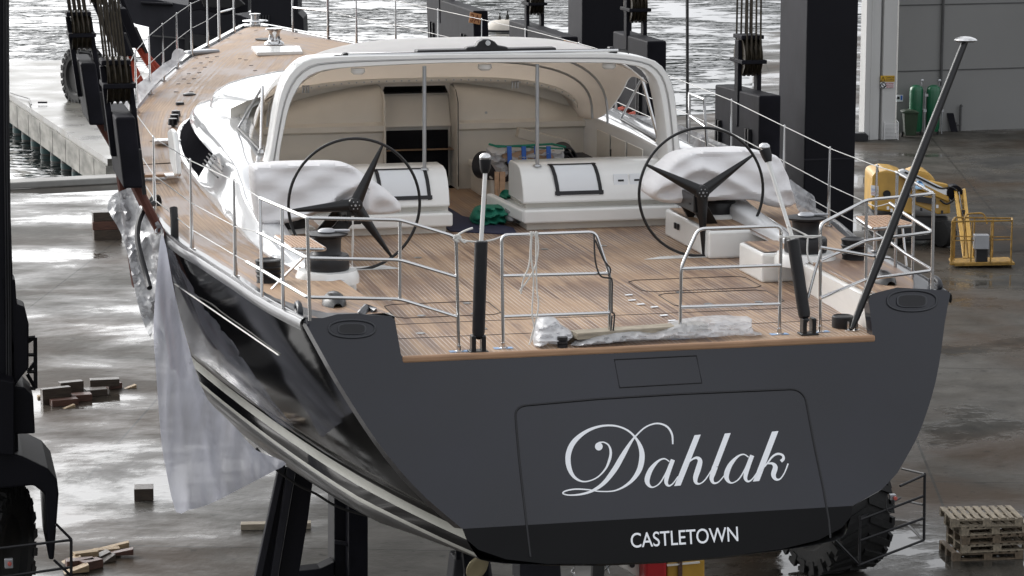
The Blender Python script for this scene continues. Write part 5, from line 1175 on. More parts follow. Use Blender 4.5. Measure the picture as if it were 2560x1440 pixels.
c0 = mp_(P, 0, 1, 0, 1)(.19, .5); MB().tube([c0 + V((.10 * math.cos(a), 0, .10 * math.sin(a))) for a in [2 * PI * i / 16 for i in range(16)]], .02, 4, closed=True).tube([c0 + V((-.07, 0, .07)), c0 + V((.07, 0, -.07))], .02, 4).build('pictogram', 'ink', sg)
for k_, t_ in enumerate(('VIETATO', 'PASSARE', 'O SOSTARE')):
    f_ = mp_(P, .4, .98, .69 - k_ * .32, .95 - k_ * .32); MB().prism([f_(0, 0) + V((0, .004, 0)), f_(1, 0) + V((0, .004, 0)), f_(1, 1) + V((0, .004, 0)), f_(0, 1) + V((0, .004, 0))], (0, .003, 0)).build('band', 'signred', sg)
    text_mesh(t_, (lambda g: lambda u, v: g(u * .94 + .03, .15 + v * .7) + V((0, -.004, 0)))(f_), 'lettering', 'paper', sg)
nt_ = thing('notice', 'small white notice with blue and black pictures on the wall left of the green tanks', 'notice', tuple(hx(.1, 0, 1.3)))
MB().obox(hx(.10, -.03, 1.36), wd * .14, wn * .01, V((0, 0, .13))).build('panel', 'paper', nt_); MB().obox(hx(.17, -.05, 1.38), wd * .035, wn * .01, V((0, 0, .09))).build('blue_picture', 'bluetape', nt_); MB().obox(hx(.04, -.05, 1.38), wd * .05, wn * .01, V((0, 0, .05))).build('black_picture', 'ink', nt_)
# tanks
def tank(x, lab):
    b = pz(x, 337, ZG); root = thing('pressure_tank', lab, 'tank', (b.x, b.y, ZG), 'green pressure tanks by the hangar wall')
    d = 102.0; r = .265
    mb = MB(); mb.lathe([(0, .12), (r * .8, .14), (r, .28), (r, 1.72), (r * .9, 1.84), (r * .5, 1.92), (0, 1.94)], b, 28); mb.build('tank_body', 'green', root, smooth=True)
    px_ = b + RTH * (r + .07) - FWH * .1
    mb = MB(); mb.tube([px_ + V((0, 0, .05)), px_ + V((0, 0, 1.65)), px_ + V((-.1, 0, 1.72))], .025, 6); mb.tube([px_ + V((0, 0, 1.0)), px_ - RTH * .25 + V((0, 0, 1.0)), px_ - RTH * .25 + V((0, 0, .75))], .018, 6); mb.obox(px_ + V((.05, 0, 1.55)), RTH * .07, FWH * .05, V((0, 0, .05))); mb.obox(px_ + V((0, 0, .95)), RTH * .06, FWH * .05, V((0, 0, .05)))
    mb.tube([b + V((.22, 0, 1.9)), b + V((.22, 0, 2.12))], .02, 6); mb.lathe([(0, 0), (.06, 0), (.06, .05), (0, .06)], b + V((.22, 0, 2.1)), 10, ax=(0, -1, 0)); mb.build('pipework', 'steeld', root)
    mb = MB()
    for a in (0, 2.1, 4.2): mb.box(b + V((math.cos(a) * r * .8 - .03, math.sin(a) * r * .8 - .03, 0)), b + V((math.cos(a) * r * .8 + .03, math.sin(a) * r * .8 + .03, .2)))
    mb.build('tank_foot', 'plastic', root)
tank(2288, 'left one of the two green pressure tanks, behind the wheeled bin'); tank(2331, 'right one of the two green pressure tanks, behind the black stern pole')
b = pz(2274, 343, ZG); bn = thing('wheeled_bin', 'dark green wheeled bin with a closed lid in front of the left tank', 'bin', tuple(b))
mb = MB(); mb.add([b + RTH * x + FWH * y + V((0, 0, z)) for x, y, z in ((-.2, -.25, .08), (.2, -.25, .08), (.2, .22, .08), (-.2, .22, .08), (-.27, -.3, .95), (.27, -.3, .95), (.27, .3, .95), (-.27, .3, .95))], [(0, 1, 2, 3), (4, 5, 6, 7), (0, 1, 5, 4), (1, 2, 6, 5), (2, 3, 7, 6), (3, 0, 4, 7)]); mb.build('bin_body', 'bin', bn, bevel=.03)
mb = MB(); mb.prism([b + RTH * x - FWH * .34 + V((0, 0, z)) for x, z in ((-.32, .94), (.30, .94), (.28, 1.0), (.0, 1.06), (-.22, 1.05), (-.36, 1.0))], FWH * .66); mb.build('bin_lid', 'bin', bn, bevel=.02)
mb = MB(); mb.lathe([(0, -.04), (.1, -.04), (.1, .04), (0, .04)], b + RTH * -.22 + V((0, .2, .1)), 16, ax=RTH); mb.build('bin_wheel', 'tyre', bn)
b = pz(2228, 350, ZG); gr = thing('metal_crate', 'white slatted metal crate standing at the foot of the column', 'crate', tuple(b))
mb = MB()
for k_ in range(12): mb.obox(b + V((0, 0, .06 + k_ * .052)), RTH * .26, FWH * .012, V((0, 0, .012)))
mb.build('slat', 'whitep', gr); mb = MB()
for dx in (-.26, .26): mb.tube([b + RTH * dx, b + RTH * dx + V((0, 0, .66))], .018, 6); mb.tube([b + RTH * dx + FWH * .5, b + RTH * dx + FWH * .5 + V((0, 0, .7))], .018, 6); mb.tube([b + RTH * dx + V((0, 0, .66)), b + RTH * dx + FWH * .5 + V((0, 0, .7))], .018, 6)
mb.build('crate_frame', 'whitep', gr)
b = pz(2156, 354, ZG); o = MB().prism([b + RTH * x + V((0, 0, z)) for x, z in ((-.35, 0), (.22, 0), (.22, .1), (.24, .22), (.12, .32), (-.35, .32))], FWH * .5).build('equipment_case', 'plastic', bevel=.03, origin=b); tag(o, 'small black case on the ground where the navy column meets the hangar', 'case')
b = pz(2400, 328, ZG); o = MB(); o.tube([b, b + V((0, 0, .98))], .05, 8); o.tube([b + V((-.28, 0, .25)), b + V((.05, 0, .25))], .03, 6); o.lathe([(0, 0), (.07, 0), (.07, .1), (0, .1)], b + V((-.2, 0, .25)), 10); o.tube([b + V((0, 0, .98)), b + V((.05, 0, 1.02))], .06, 8); o = o.build('standpipe', 'wallj', smooth=True, origin=b); tag(o, 'thin grey standpipe with a valve by the hangar wall', 'pipe')
b = pz(2380, 329, ZG); o = MB().obox(b + V((0, 0, .36)), RTH * .13, FWH * .02 + V((0, 0, .0)), V((-.06, .1, .36))).build('metal_plate', 'blocksteel', bevel=.01, origin=b); tag(o, 'dark rectangular metal plate leaning by the standpipe', 'plate')
# ================================================================== BOOM LIFT
bl = thing('boom_lift', 'yellow articulated boom lift with an empty work basket, parked in the yard at the right', 'boom lift', tuple(pz(2290, 610, ZG)))
DB = 76.0
def bf(x, y, off=0): return pd(x, y, DB + off)
mb = MB(); body = [(2180, 440), (2186, 432), (2215, 426), (2240, 428), (2262, 436), (2280, 455), (2288, 540), (2270, 535), (2178, 525)]
mb.prism([bf(*q) for q in body], FWH * 1.6); mb.build('counterweight', 'yellow', bl, bevel=.12)
mb = MB(); mb.prism([bf(x, y, .6) for x, y in ((2262, 440), (2300, 425), (2322, 430), (2340, 450), (2336, 470), (2290, 500))], FWH * 1.2); mb.build('engine_cover', 'yellow', bl, bevel=.1)
mb = MB(); mb.lathe([(0, 0), (.11, 0), (.11, .03), (0, .03)], bf(2217, 485, -.02), 20, ax=-FWH); mb.build('porthole', 'ink', bl)
P = [bf(2177, 463, -.03), bf(2196, 465, -.03), bf(2196, 490, -.03), bf(2177, 488, -.03)]; lb = MB().prism(P, -FWH * .01).build('hire_label', 'paper', bl)
text_mesh('TERNA', lambda u, v: P[3] + (P[2] - P[3]) * (.04 + .92 * u) + (P[0] - P[3]) * (.48 + .2 * v) - FWH * .02, 'label_text', 'bluetape', lb); text_mesh('LEGGI', lambda u, v: P[3] + (P[2] - P[3]) * (.04 + .92 * u) + (P[0] - P[3]) * (.12 + .24 * v) - FWH * .02, 'label_text', 'red', lb)
MB().prism([bf(x, y, -.2) for x, y in ((2286, 478), (2300, 475), (2376, 500), (2376, 534), (2345, 536), (2288, 512))], FWH * .5).build('lower_boom', 'yellow', bl, bevel=.03)
MB().prism([bf(x, y, -.1) for x, y in ((2300, 448), (2370, 462), (2372, 474), (2302, 462))], FWH * .3).build('boom_tray', 'yellow', bl, bevel=.02)
MB().prism([bf(x, y, -.25) for x, y in ((2248, 428), (2262, 424), (2372, 476), (2372, 490), (2360, 488), (2250, 440))], FWH * .3).build('upper_boom', 'steeld', bl, bevel=.02)
MB().prism([bf(x, y, -.3) for x, y in ((2262, 445), (2272, 443), (2372, 492), (2372, 505), (2290, 470))], FWH * .3).build('boom_section', 'yellow', bl, bevel=.02)
mb = MB(); mb.lathe([(0, -.2), (.22, -.2), (.22, .2), (0, .2)], bf(2384, 480, -.1), 20, ax=FWH); mb.build('elbow', 'blocksteel', bl)
for dx in (0, 22): MB().prism([bf(2385 + dx, 474, -.3), bf(2392 + dx, 472, -.3), bf(2420 + dx * .7, 645, -2.8), bf(2408 + dx * .7, 645, -2.8)], FWH * .12).build('jib_rail', 'yellow', bl, bevel=.01)
jp = MB().prism([bf(2393, 484, -.25), bf(2408, 484, -.25), bf(2428, 645, -2.7), bf(2415, 645, -2.7)], FWH * .06).build('jib_web', 'yellow', bl)
for k_, ch in enumerate('HA1'):
    text_mesh(ch, (lambda k_: lambda u, v: bf(2398 + k_ * 3 + u * 9, 508 + k_ * 14 - v * 11, -.62 - k_ * .25))(k_), 'jib_letter', 'ink', jp)
mb = MB(); mb.prism([bf(x, y, .1) for x, y in ((2185, 540), (2370, 540), (2372, 600), (2200, 605))], FWH * 1.4); mb.build('chassis', 'plastic', bl, bevel=.05)
for x, y, off in ((2360, 582, -.1), (2230, 585, -.1), (2335, 575, 1.4), (2200, 575, 1.5)):
    c = bf(x, y, off); mb = MB(); mb.lathe([(0, -.16), (.24, -.17), (.36, -.16), (.38, -.1), (.385, 0), (.38, .1), (.36, .16), (0, .16)], V((c.x, c.y, ZG + .385)), 26, ax=(1, .4, 0)); mb.build('wheel', 'tyre', bl, smooth=True)
bk = MB(); bx0, bx1 = 2377, 2527; N4 = [bf(2377, 660, -3.6), bf(2527, 657, -3.6), bf(2527, 650, -2.7), bf(2385, 648, -2.7)]
zf = V((0, 0, 1.16)); 
for i in range(4): bk.tube([N4[i], N4[(i + 1) % 4]], .04, 6); bk.tube([N4[i] + zf, N4[(i + 1) % 4] + zf], .025, 6); bk.tube([N4[i] + zf * .55, N4[(i + 1) % 4] + zf * .55], .016, 6)
for i in range(4):
    for t in (0, .33, .66): q = N4[i].lerp(N4[(i + 1) % 4], t); bk.tube([q, q + zf], .022, 6)
c = (N4[0] + N4[1] + N4[2] + N4[3]) / 4; bk.obox(c, (N4[1] - N4[0]) * .5, FWH * .5, V((0, 0, .03)))
bk.tube(crn([bf(2410, 640, -3), bf(2412, 535, -3), bf(2460, 532, -3), bf(2468, 560, -3)], .15), .025, 6)
bkt = bk.build('basket', 'yellowd', bl)
MB().obox(c + V((-.2, -.4, .62)), RTH * .2, FWH * .12, V((0, 0, .2))).build('control_box', 'alloy', bkt, bevel=.02); MB().obox(c + V((-.1, -.2, .22)), RTH * .16, FWH * .12, V((0, 0, .22))).build('tool_box', 'plastic', bkt, bevel=.02)
for k_, (x, y) in enumerate(((2217, 516), (2300, 520), (2340, 512), (2352, 526), (2226, 522))):
    MB().prism([bf(x, y, -.32), bf(x + 6, y, -.32), bf(x + 6, y + 8, -.32), bf(x, y + 8, -.32)], -FWH * .01).build('safety_decal', 'paper' if k_ % 2 == 0 else 'ink', bl)
MB().tube(crom([tuple(bf(x, y, -.36)) for x, y in ((2262, 430), (2300, 446), (2350, 470), (2378, 468), (2392, 478))], 5), .025, 6).tube(crom([tuple(bf(x, y, -.4)) for x, y in ((2350, 500), (2366, 510), (2384, 500), (2392, 486))], 5), .03, 6).tube(crom([tuple(bf(x, y, -.5 - .02 * (y - 480) * .6)) for x, y in ((2398, 480), (2404, 520), (2412, 570), (2420, 630))], 4), .02, 6).build('hydraulic_hose', 'plastic', bl, smooth=True)
MB().prism([bf(x, y, -.3) for x, y in ((2290, 488), (2340, 498), (2338, 512), (2290, 504))], FWH * .05).build('boom_slot', 'ink', bl)
MB().tube(crn([bf(2195, 430), bf(2193, 420), bf(2195, 412)], .05), .03, 6).build('exhaust', 'plastic', bl)
# ================================================================== LOOSE THINGS
# ---- pallets
def pallet(root, dark):
    mt = 'palletd' if dark else 'pallet'; L_, W_ = 1.2, .8      # L along local x
    mb = MB()
    for i in range(9):
        x = -L_ / 2 + .045 + i * (L_ - .09) / 8; mb.box((x - .045 + random.uniform(-.004, .004), -W_ / 2, .122), (x + .045, W_ / 2, .144))
    mb.v = [q + V(root['_o']) for q in mb.v]; mb.build('top_board', mt, root)
    mb = MB()
    for y in (-W_ / 2 + .05, 0, W_ / 2 - .05):
        mb.box((-L_ / 2, y - .05, .1), (L_ / 2, y + .05, .122)); mb.box((-L_ / 2, y - .05, 0), (L_ / 2, y + .05, .022))
    mb.v = [q + V(root['_o']) for q in mb.v]; mb.build('stringer', mt, root)
    for y in (-W_ / 2 + .05, 0, W_ / 2 - .05):
        for x in (-L_ / 2 + .07, 0, L_ / 2 - .07):
            mb = MB(); mb.box((x - .07, y - .05, .022), (x + .07, y + .05, .1)); mb.v = [q + V(root['_o']) for q in mb.v]; mb.build('block', mt, root)
pb = pz(2480, 1400, ZG); pbase = V((pb.x + .05, pb.y + .35, ZG))
tops_ = ['pale weathered pallet on top of the stack, sticking out to the left', '', 'pallet second from the top of the stack', 'middle pallet of the stack of five', 'second pallet from the bottom of the stack', 'dark damp pallet at the very bottom of the stack']
offs = [(.12, .02, -.08), (-.02, 0, -.05), (0, .03, -.02), (.03, 0, -.06), (.04, .02, -.04), (-.20, .10, -.10)]
z = ZG
protoL = protoD = None
for i in (0, 1, 2, 3, 5):
    ox, oy, rz = offs[::-1][i] if i else (-.08, .05, -.10)
    if i == 5: ox, oy, rz = -.12, .0, -.14
    lab = tops_[::-1][i]; loc = V((pbase.x + ox, pbase.y + oy, z))
    if i == 0:
        protoD = thing('pallet', lab, 'pallet', tuple(loc), 'pallets stacked in the yard', rz); pallet(protoD, True)
    elif i == 1:
        protoL = thing('pallet', lab, 'pallet', tuple(loc), 'pallets stacked in the yard', rz); pallet(protoL, False)
    else: dup(protoL if i > 2 else protoD, loc, lab, rz)
    z += .146
# ---- timbers
def timber(name, lab, cat, x, y, size, rz, mt, grp=None, dz=0.0, wedge=False, zg=ZG):
    c = pz(x, y, zg) + V((0, 0, dz)); a, b, h = size; mb = MB()
    if wedge: mb.prism([V((-a / 2, -b / 2, 0)), V((a / 2, -b / 2, 0)), V((a / 2, -b / 2, h))], (0, b, 0))
    else: mb.box((-a / 2, -b / 2, 0), (a / 2, b / 2, h))
    mb.v = [q + c for q in mb.v]; o = mb.build(name, mt, bevel=.006, origin=c); o.rotation_euler.z = rz; tag(o, lab, cat, grp); return o
G1 = 'timbers lying on the yard left of the yacht'
timber('timber_block', 'bottom dark timber of the three stacked beside the hanging straps', 'timber', 268, 597, (.8, .42, .28), .05, 'wood', G1)
timber('timber_block', 'middle reddish timber of the three stacked beside the hanging straps', 'timber', 268, 596, (.84, .44, .24), .0, 'woodr', G1, .285)
timber('timber_block', 'top dark timber of the three stacked beside the hanging straps', 'timber', 268, 595, (.82, .42, .26), .04, 'wood', G1, .53)
timber('timber_block', 'single wet timber block alone in the puddle', 'timber', 360, 1246, (.34, .38, .22), -.1, 'wood', G1)
timber('timber_block', 'tall dark timber standing on edge at the left of the first heap', 'timber', 140, 1006, (.62, .16, .32), .28, 'wood', G1)
timber('timber_block', 'dark timber leaning behind the tall one in the first heap', 'timber', 178, 990, (.5, .2, .32), .25, 'wood', G1)
timber('timber_block', 'red brown plank lying in front of the tall dark timber', 'timber', 160, 1012, (.56, .22, .13), .2, 'woodr', G1)
timber('timber_block', 'small brown plank right of the red brown one', 'timber', 203, 1000, (.42, .28, .14), .1, 'woodr', G1)
timber('timber_block', 'flat dark timber between the two heaps', 'timber', 239, 987, (.45, .3, .14), .15, 'wood', G1)
timber('timber_block', 'long dark timber lying on top at the right of the first heap', 'timber', 262, 975, (.62, .24, .15), -.03, 'wood', G1, .1)
timber('timber_block', 'short dark timber under the right end of the long one', 'timber', 285, 970, (.3, .2, .12), .3, 'woodr', G1)
timber('wood_wedge', 'pale splinter wedge at the far right tip of the first heap', 'wedge', 325, 970, (.26, .12, .07), .3, 'woodl', G1, wedge=True)
timber('wood_wedge', 'pale wedge peeping out left of the tall dark timber', 'wedge', 108, 994, (.24, .16, .05), .1, 'woodl', G1)
timber('wood_wedge', 'pale wedge in front of the red brown plank', 'wedge', 172, 1019, (.26, .1, .06), .5, 'woodl', G1, wedge=True)
timber('timber_plank', 'pale plank lying on the ground between the prop and the keel stand', 'plank', 690, 1320, (1.2, .2, .1), -.15, 'woodg', G1)
G2 = 'wedges heaped by the left wheel guard'
HP = [(285, 1370, .5, .14, .10, .0, 'woodl'), (268, 1385, .42, .16, .08, .1, 'woodl'), (292, 1392, .55, .15, .1, -.1, 'woodr'), (232, 1388, .4, .14, .09, .4, 'woodl'), (245, 1400, .38, .2, .12, .3, 'wood'), (215, 1402, .4, .16, .12, .2, 'woodl'), (262, 1405, .32, .18, .12, .6, 'wood'), (200, 1418, .45, .2, .12, .1, 'woodr'), (178, 1410, .3, .18, .1, .2, 'woodl'), (228, 1420, .34, .2, .14, .5, 'woodr'), (190, 1432, .4, .2, .12, .1, 'woodl')]
LB = {0: 'pale wedge at the top right of the heap by the left wheel guard', 2: 'long brown timber at the right of the heap by the left wheel guard', 6: 'dark squared block in front of the long brown timber'}
for i, (x, y, a, b, h, r_, mt) in enumerate(HP):
    timber('wood_wedge', LB.get(i, 'short wedge or offcut in the middle of the heap by the left wheel guard'), 'wedge', x, y, (a, b, h), r_, mt, G2, .02 * (i % 3), wedge=(i % 2 == 0))
# ---- props and machines under the hull
def stand_poly(P, y, th, nm, mt, root, bevel=.015): return MB().prism([py(a, b, y) for a, b in P], (0, th, 0)).build(nm, mt, root, bevel=bevel)
st = thing('boat_prop', 'slanting grey steel prop of two channels under the port side of the hull', 'prop', tuple(pz(668, 1500, ZG)))
stand_poly([(700, 1155), (716, 1155), (650, 1470), (632, 1470)], 7.0, .12, 'channel', 'steelgrey', st)
stand_poly([(722, 1158), (742, 1160), (690, 1470), (672, 1470)], 7.0, .12, 'channel', 'steelgrey', st)
stand_poly([(712, 1170), (730, 1170), (676, 1470), (646, 1470)], 7.1, .1, 'web', 'navy', st)
stand_poly([(742, 1160), (784, 1190), (770, 1300), (742, 1470), (690, 1470)], 7.15, .5, 'side_plate', 'navy', st)
st2 = thing('keel_stand', 'black plate keel stand behind the slanting prop', 'stand', tuple(pz(880, 1480, ZG)))
stand_poly([(836, 1215), (872, 1215), (872, 1470), (836, 1440)], 9.5, .6, 'post', 'navy', st2)
stand_poly([(872, 1222), (920, 1245), (920, 1470), (872, 1470)], 9.2, .5, 'side_plate', 'blocksteel', st2)
stand_poly([(836, 1243), (872, 1245), (872, 1250), (836, 1250)], 9.3, .1, 'cross_bar', 'steelgrey', st2); stand_poly([(836, 1352), (872, 1358), (872, 1366), (836, 1360)], 9.3, .1, 'cross_bar', 'steelgrey', st2)
stand_poly([(730, 1430), (800, 1422), (836, 1405), (836, 1470), (730, 1470)], 9.4, .3, 'foot_plate', 'blocksteel', st2)
MB().tube(crom([tuple(py(x, y, 6.2)) for x, y in ((640, 1120), (680, 1165), (740, 1210), (790, 1235), (840, 1265), (900, 1285), (960, 1297), (1020, 1302))], 6), .018, 6).build('sagging_cable', 'wired', origin=py(840, 1265, 6.2)); tag(bpy.data.objects['sagging_cable'], 'black cable sagging below the port side of the hull', 'cable')
st3 = thing('steel_frame', 'dark folded steel frame below the propeller, wrapped in black sheet', 'frame', tuple(pz(1180, 1470, ZG)))
for i, (a, b) in enumerate((((1142, 1340), (1140, 1400)), ((1155, 1345), (1165, 1460)), ((1175, 1345), (1160, 1460)), ((1192, 1360), (1200, 1460)), ((1210, 1400), (1210, 1460)))):
    MB().prism([py(a[0], a[1], 6.6), py(a[0] + 13, a[1], 6.6), py(b[0] + 13, b[1], 6.4), py(b[0], b[1], 6.4)], (0, .12, 0)).build('frame_bar', 'blocksteel', st3, bevel=.01)
stand_poly([(1138, 1395), (1225, 1390), (1235, 1460), (1130, 1460)], 6.8, .4, 'black_sheet', 'darkroll', st3, .03)
stand_poly([(1300, 1392), (1400, 1402), (1405, 1460), (1300, 1460)], 8.6, .5, 'grey_plate', 'steelgrey', st3)
cd = thing('work_machine', 'cream and orange machine with a red hose cover, half hidden below the transom', 'machine', tuple(pz(1640, 1470, ZG)))
stand_poly([(1520, 1400), (1612, 1402), (1608, 1440), (1590, 1440)], 9.6, .4, 'cream_arm', 'cream', cd)
stand_poly([(1612, 1400), (1668, 1396), (1668, 1470), (1612, 1470)], 9.3, .5, 'red_cover', 'red', cd, .05)
bx_ = stand_poly([(1668, 1406), (1762, 1398), (1762, 1470), (1668, 1470)], 9.4, .6, 'orange_box', 'yellow', cd, .02)
stand_poly([(1696, 1400), (1706, 1400), (1706, 1470), (1696, 1470)], 9.36, .03, 'box_strap', 'woodr', cd, 0); stand_poly([(1668, 1412), (1750, 1404), (1750, 1408), (1668, 1416)], 9.36, .03, 'box_edge', 'cream', cd, 0)
MB().lathe([(0, 0), (.04, 0), (.04, .02), (0, .02)], py(1580, 1412, 9.58), 12, ax=(0, -1, 0)).build('arm_pin', 'ink', cd)
mb = MB(); cc = py(1480, 1425, 8.9)
for i in range(26):
    a = random.uniform(0, 6.28); r_ = random.uniform(.05, .3); mb.tube(crom([tuple(cc + V((r_ * math.cos(a + k) + random.uniform(-.05, .05), random.uniform(-.1, .1), .12 * math.sin(a + k * 1.3)))) for k in (0, .8, 1.6, 2.4)], 5), .008, 4)
o = mb.build('tangled_wire', 'steeld', origin=cc); tag(o, 'tangle of thin wire under the middle of the transom', 'wire')
# ---- helm covers
def cover(nm, lab, pts, Y, fold):
    c = py(sum(p[0] for p in pts) / len(pts), sum(p[1] for p in pts) / len(pts), Y)
    o = pillow(nm, crom(pts, 3, True), lambda x, y: py(x, y, Y), (0, 1, 0), .78, 'cloth', step=5, rnd=3.0, folds=lambda x, y: fold(x, y) * .75, origin=c, front=.22, amp=0, plat=.3); return tag(o, lab, 'cover', 'cloth covers over the two helm consoles')
def foldL(x, y):
    r1 = -.10 * math.exp(-((y - (560 - (x - 640) * .30)) / 18) ** 2) * (x < 830)
    d = (x - 905) * .45 + (y - 440) * 1.0
    r2 = -.09 * math.exp(-(((y - 440) - (905 - x) * .62) / 13) ** 2) * (x < 915)
    r3 = .07 * math.exp(-(((y - 470) - (905 - x) * .62) / 13) ** 2) * (x < 915)
    r4 = -.08 * math.exp(-((x - 905 - (y - 420) * .1) / 12) ** 2)
    r5 = .03 * math.sin((x * .9 + y * 1.7) * .055) + .02 * math.sin((x * .4 - y * 1.1) * .09)
    top = .16 * max(0, 1 - (y - 405) / 55)
    return r1 + r2 + r3 + r4 + r5 + top
def foldR(x, y):
    r1 = -.09 * math.exp(-(((y - 410) - abs(x - 1748) * .5) / 13) ** 2)
    r2 = .08 * math.exp(-(((y - 440) - abs(x - 1748) * .45) / 15) ** 2)
    r3 = -.06 * math.exp(-((y - 490 + (x - 1700) * .08) / 9) ** 2)
    r4 = -.10 * math.exp(-((x - 1905 - (y - 380) * .25) / 12) ** 2)
    r5 = .03 * math.sin((x * .8 - y * 1.4) * .06) + .02 * math.sin((x * .5 + y * 1.2) * .08)
    top = .16 * max(0, 1 - (y - 372) / 50)
    return r1 + r2 + r3 + r4 + r5 + top
cover('console_cover', 'white cloth cover over the left helm console, behind the left wheel', [(628, 432), (640, 414), (720, 408), (800, 406), (850, 407), (884, 417), (918, 442), (960, 470), (996, 503), (1002, 522), (985, 533), (940, 536), (900, 536), (850, 530), (800, 533), (760, 545), (722, 556), (680, 562), (648, 556), (640, 540), (632, 490)], 6.1, foldL)
cover('console_cover', 'white cloth cover over the right helm console, behind the right wheel', [(1618, 468), (1640, 438), (1670, 410), (1700, 386), (1750, 375), (1820, 373), (1870, 371), (1930, 385), (1950, 400), (1968, 440), (1984, 480), (1986, 505), (1960, 519), (1920, 514), (1880, 500), (1820, 500), (1760, 503), (1690, 508), (1650, 503), (1622, 490)], 6.1, foldR)
# ---- things inside the cockpit
o = MB(); P = [pz(1128, 500, 0), pz(1180, 505, 0), pz(1245, 580, 0), pz(1090, 582, 0)]
o.prism([(-.38, 8.1, .004), (.42, 7.6, .004), (.50, 8.2, .004), (.05, 9.4, .004), (-.02, 12.0, .004), (-.40, 12.0, .004)], (0, 0, .012)); o = o.build('floor_mat', 'bluemat', origin=(0, 9, 0)); tag(o, 'navy blue mat covering the walkway between the two white benches', 'mat')
def gs(x, y): return .05 * math.sin(x * .23 + math.sin(y * .2) * 2) + .06 * math.sin(y * .33 + x * .05)
o = pillow('green_sack', crom([(1178, 545), (1192, 520), (1215, 513), (1262, 512), (1270, 530), (1266, 552), (1248, 563), (1195, 562), (1180, 557)], 3, True), lambda x, y: py(x, y, 8.7), (0, 1, 0), .5, 'greencloth', step=4, folds=gs, origin=py(1220, 560, 8.7), front=.4, amp=.05); tag(o, 'green woven sack slumped on the blue mat', 'sack')
o = pillow('green_sheet', crom([(1248, 490), (1256, 476), (1268, 474), (1276, 482), (1275, 515), (1262, 518), (1250, 508)], 3, True), lambda x, y: py(x, y, 9.1), (0, 1, 0), .14, 'greencloth', step=4, folds=gs, origin=py(1260, 500, 9.1), amp=.03); tag(o, 'green sheet hanging over the arm of the right bench above the sack', 'sheet')
o = pillow('clear_bag', crom([(1262, 520), (1278, 514), (1300, 528), (1318, 548), (1300, 558), (1266, 552)], 3, True), lambda x, y: py(x, y, 8.5), (0, 1, 0), .3, 'silver', step=5, folds=gs, origin=py(1290, 540, 8.5), amp=.03); tag(o, 'clear plastic bag between the green sack and the right bench', 'bag')
mb = MB(); c = py(1205, 412, 10.9); mb.lathe([(.0, -.0), (.20, 0), (.20, .5), (.0, .5)], c, 28, ax=(.5, -.85, 0)); o = mb.build('rubber_roll', 'darkroll', smooth=True, origin=c); tag(o, 'fat charcoal roll at the left end of the heap inside the cockpit', 'roll')
mb = MB(); pr_ = []
for i in range(60): a = i * .28; r_ = .04 + a * .009; pr_.append(py(1418, 398, 10.6) + V((r_ * math.cos(a), 0, r_ * math.sin(a))))
mb.grid([pr_, [q + V((.1, .7, 0)) for q in pr_]]); o = mb.build('rubber_roll', 'darkroll', smooth=True, solid=.02, origin=pr_[0]); tag(o, 'loosely rolled dark mat at the right end of the heap', 'roll')
o = MB().prism([py(x, y, 10.9) for x, y in ((1225, 398), (1480, 392), (1530, 420), (1520, 440), (1225, 445))], (0, .6, 0)).build('dark_tarpaulin', 'darkroll', bevel=.05, origin=py(1350, 440, 10.9)); tag(o, 'dark tarpaulin spread under the wrapped bundle', 'tarpaulin')
wb = thing('wrapped_bundle', 'plastic wrapped bundle with blue tape stripes and a green rod, lying across the cockpit', 'bundle', tuple(py(1300, 400, 10.4)))
o = pillow('plastic_wrap', crom([(1215, 372), (1240, 366), (1320, 364), (1400, 366), (1408, 378), (1400, 408), (1360, 414), (1300, 408), (1262, 404), (1270, 420), (1262, 438), (1250, 446), (1238, 425), (1222, 400)], 3, True), lambda x, y: py(x, y, 10.2), (0, 1, 0), .4, 'whitesheet', parent=wb, step=6, folds=gs, amp=.06)
MB().prism([py(x, y, 10.0) for x, y in ((1250, 378), (1390, 376), (1386, 404), (1262, 404))], (0, .12, 0)).build('bundle_core', 'ply', wb, bevel=.03)
for x0 in (1268, 1304, 1336, 1366): MB().prism([py(x, y, 9.93) for x, y in ((x0, 366), (x0 + 11, 366), (x0 + 12, 409), (x0 + 2, 409))], (0, .03, 0)).build('tape_stripe', 'bluetape', wb)
MB().tube([py(1222, 360, 10.0), py(1245, 367, 10.0), py(1310, 364, 9.95), py(1380, 360, 9.95), py(1415, 368, 9.9)], .016, 8).tube([py(1240, 364, 10.1), py(1408, 372, 9.9)], .012, 6).build('green_rod', 'greencloth', wb)
for i, (xs, y0, y1) in enumerate((((1238, 1246), 430, 560), ((1250, 1262), 430, 520))):
    o = MB().prism([py(xs[0], y0, 9.9), py(xs[1] + 2, y0, 9.9), py(xs[1], y1, 9.6), py(xs[0], y1, 9.6)], (0, .06, 0)).build('plywood_strip', 'ply', bevel=.005, origin=py(xs[0], y1, 9.6)); tag(o, ('narrow brown plywood strip standing under the wrapped bundle, left one', 'wider brown plywood strip standing under the wrapped bundle, right one')[i], 'board', 'plywood strips under the bundle')
o = MB().prism([py(x, y, 11.3) for x, y in ((1299, 320), (1428, 352), (1420, 380), (1294, 344))], (0, .18, 0)).build('pale_board', 'board', bevel=.01, origin=py(1360, 350, 11.3)); tag(o, 'long pale box board lying slanted at the back of the heap', 'board')
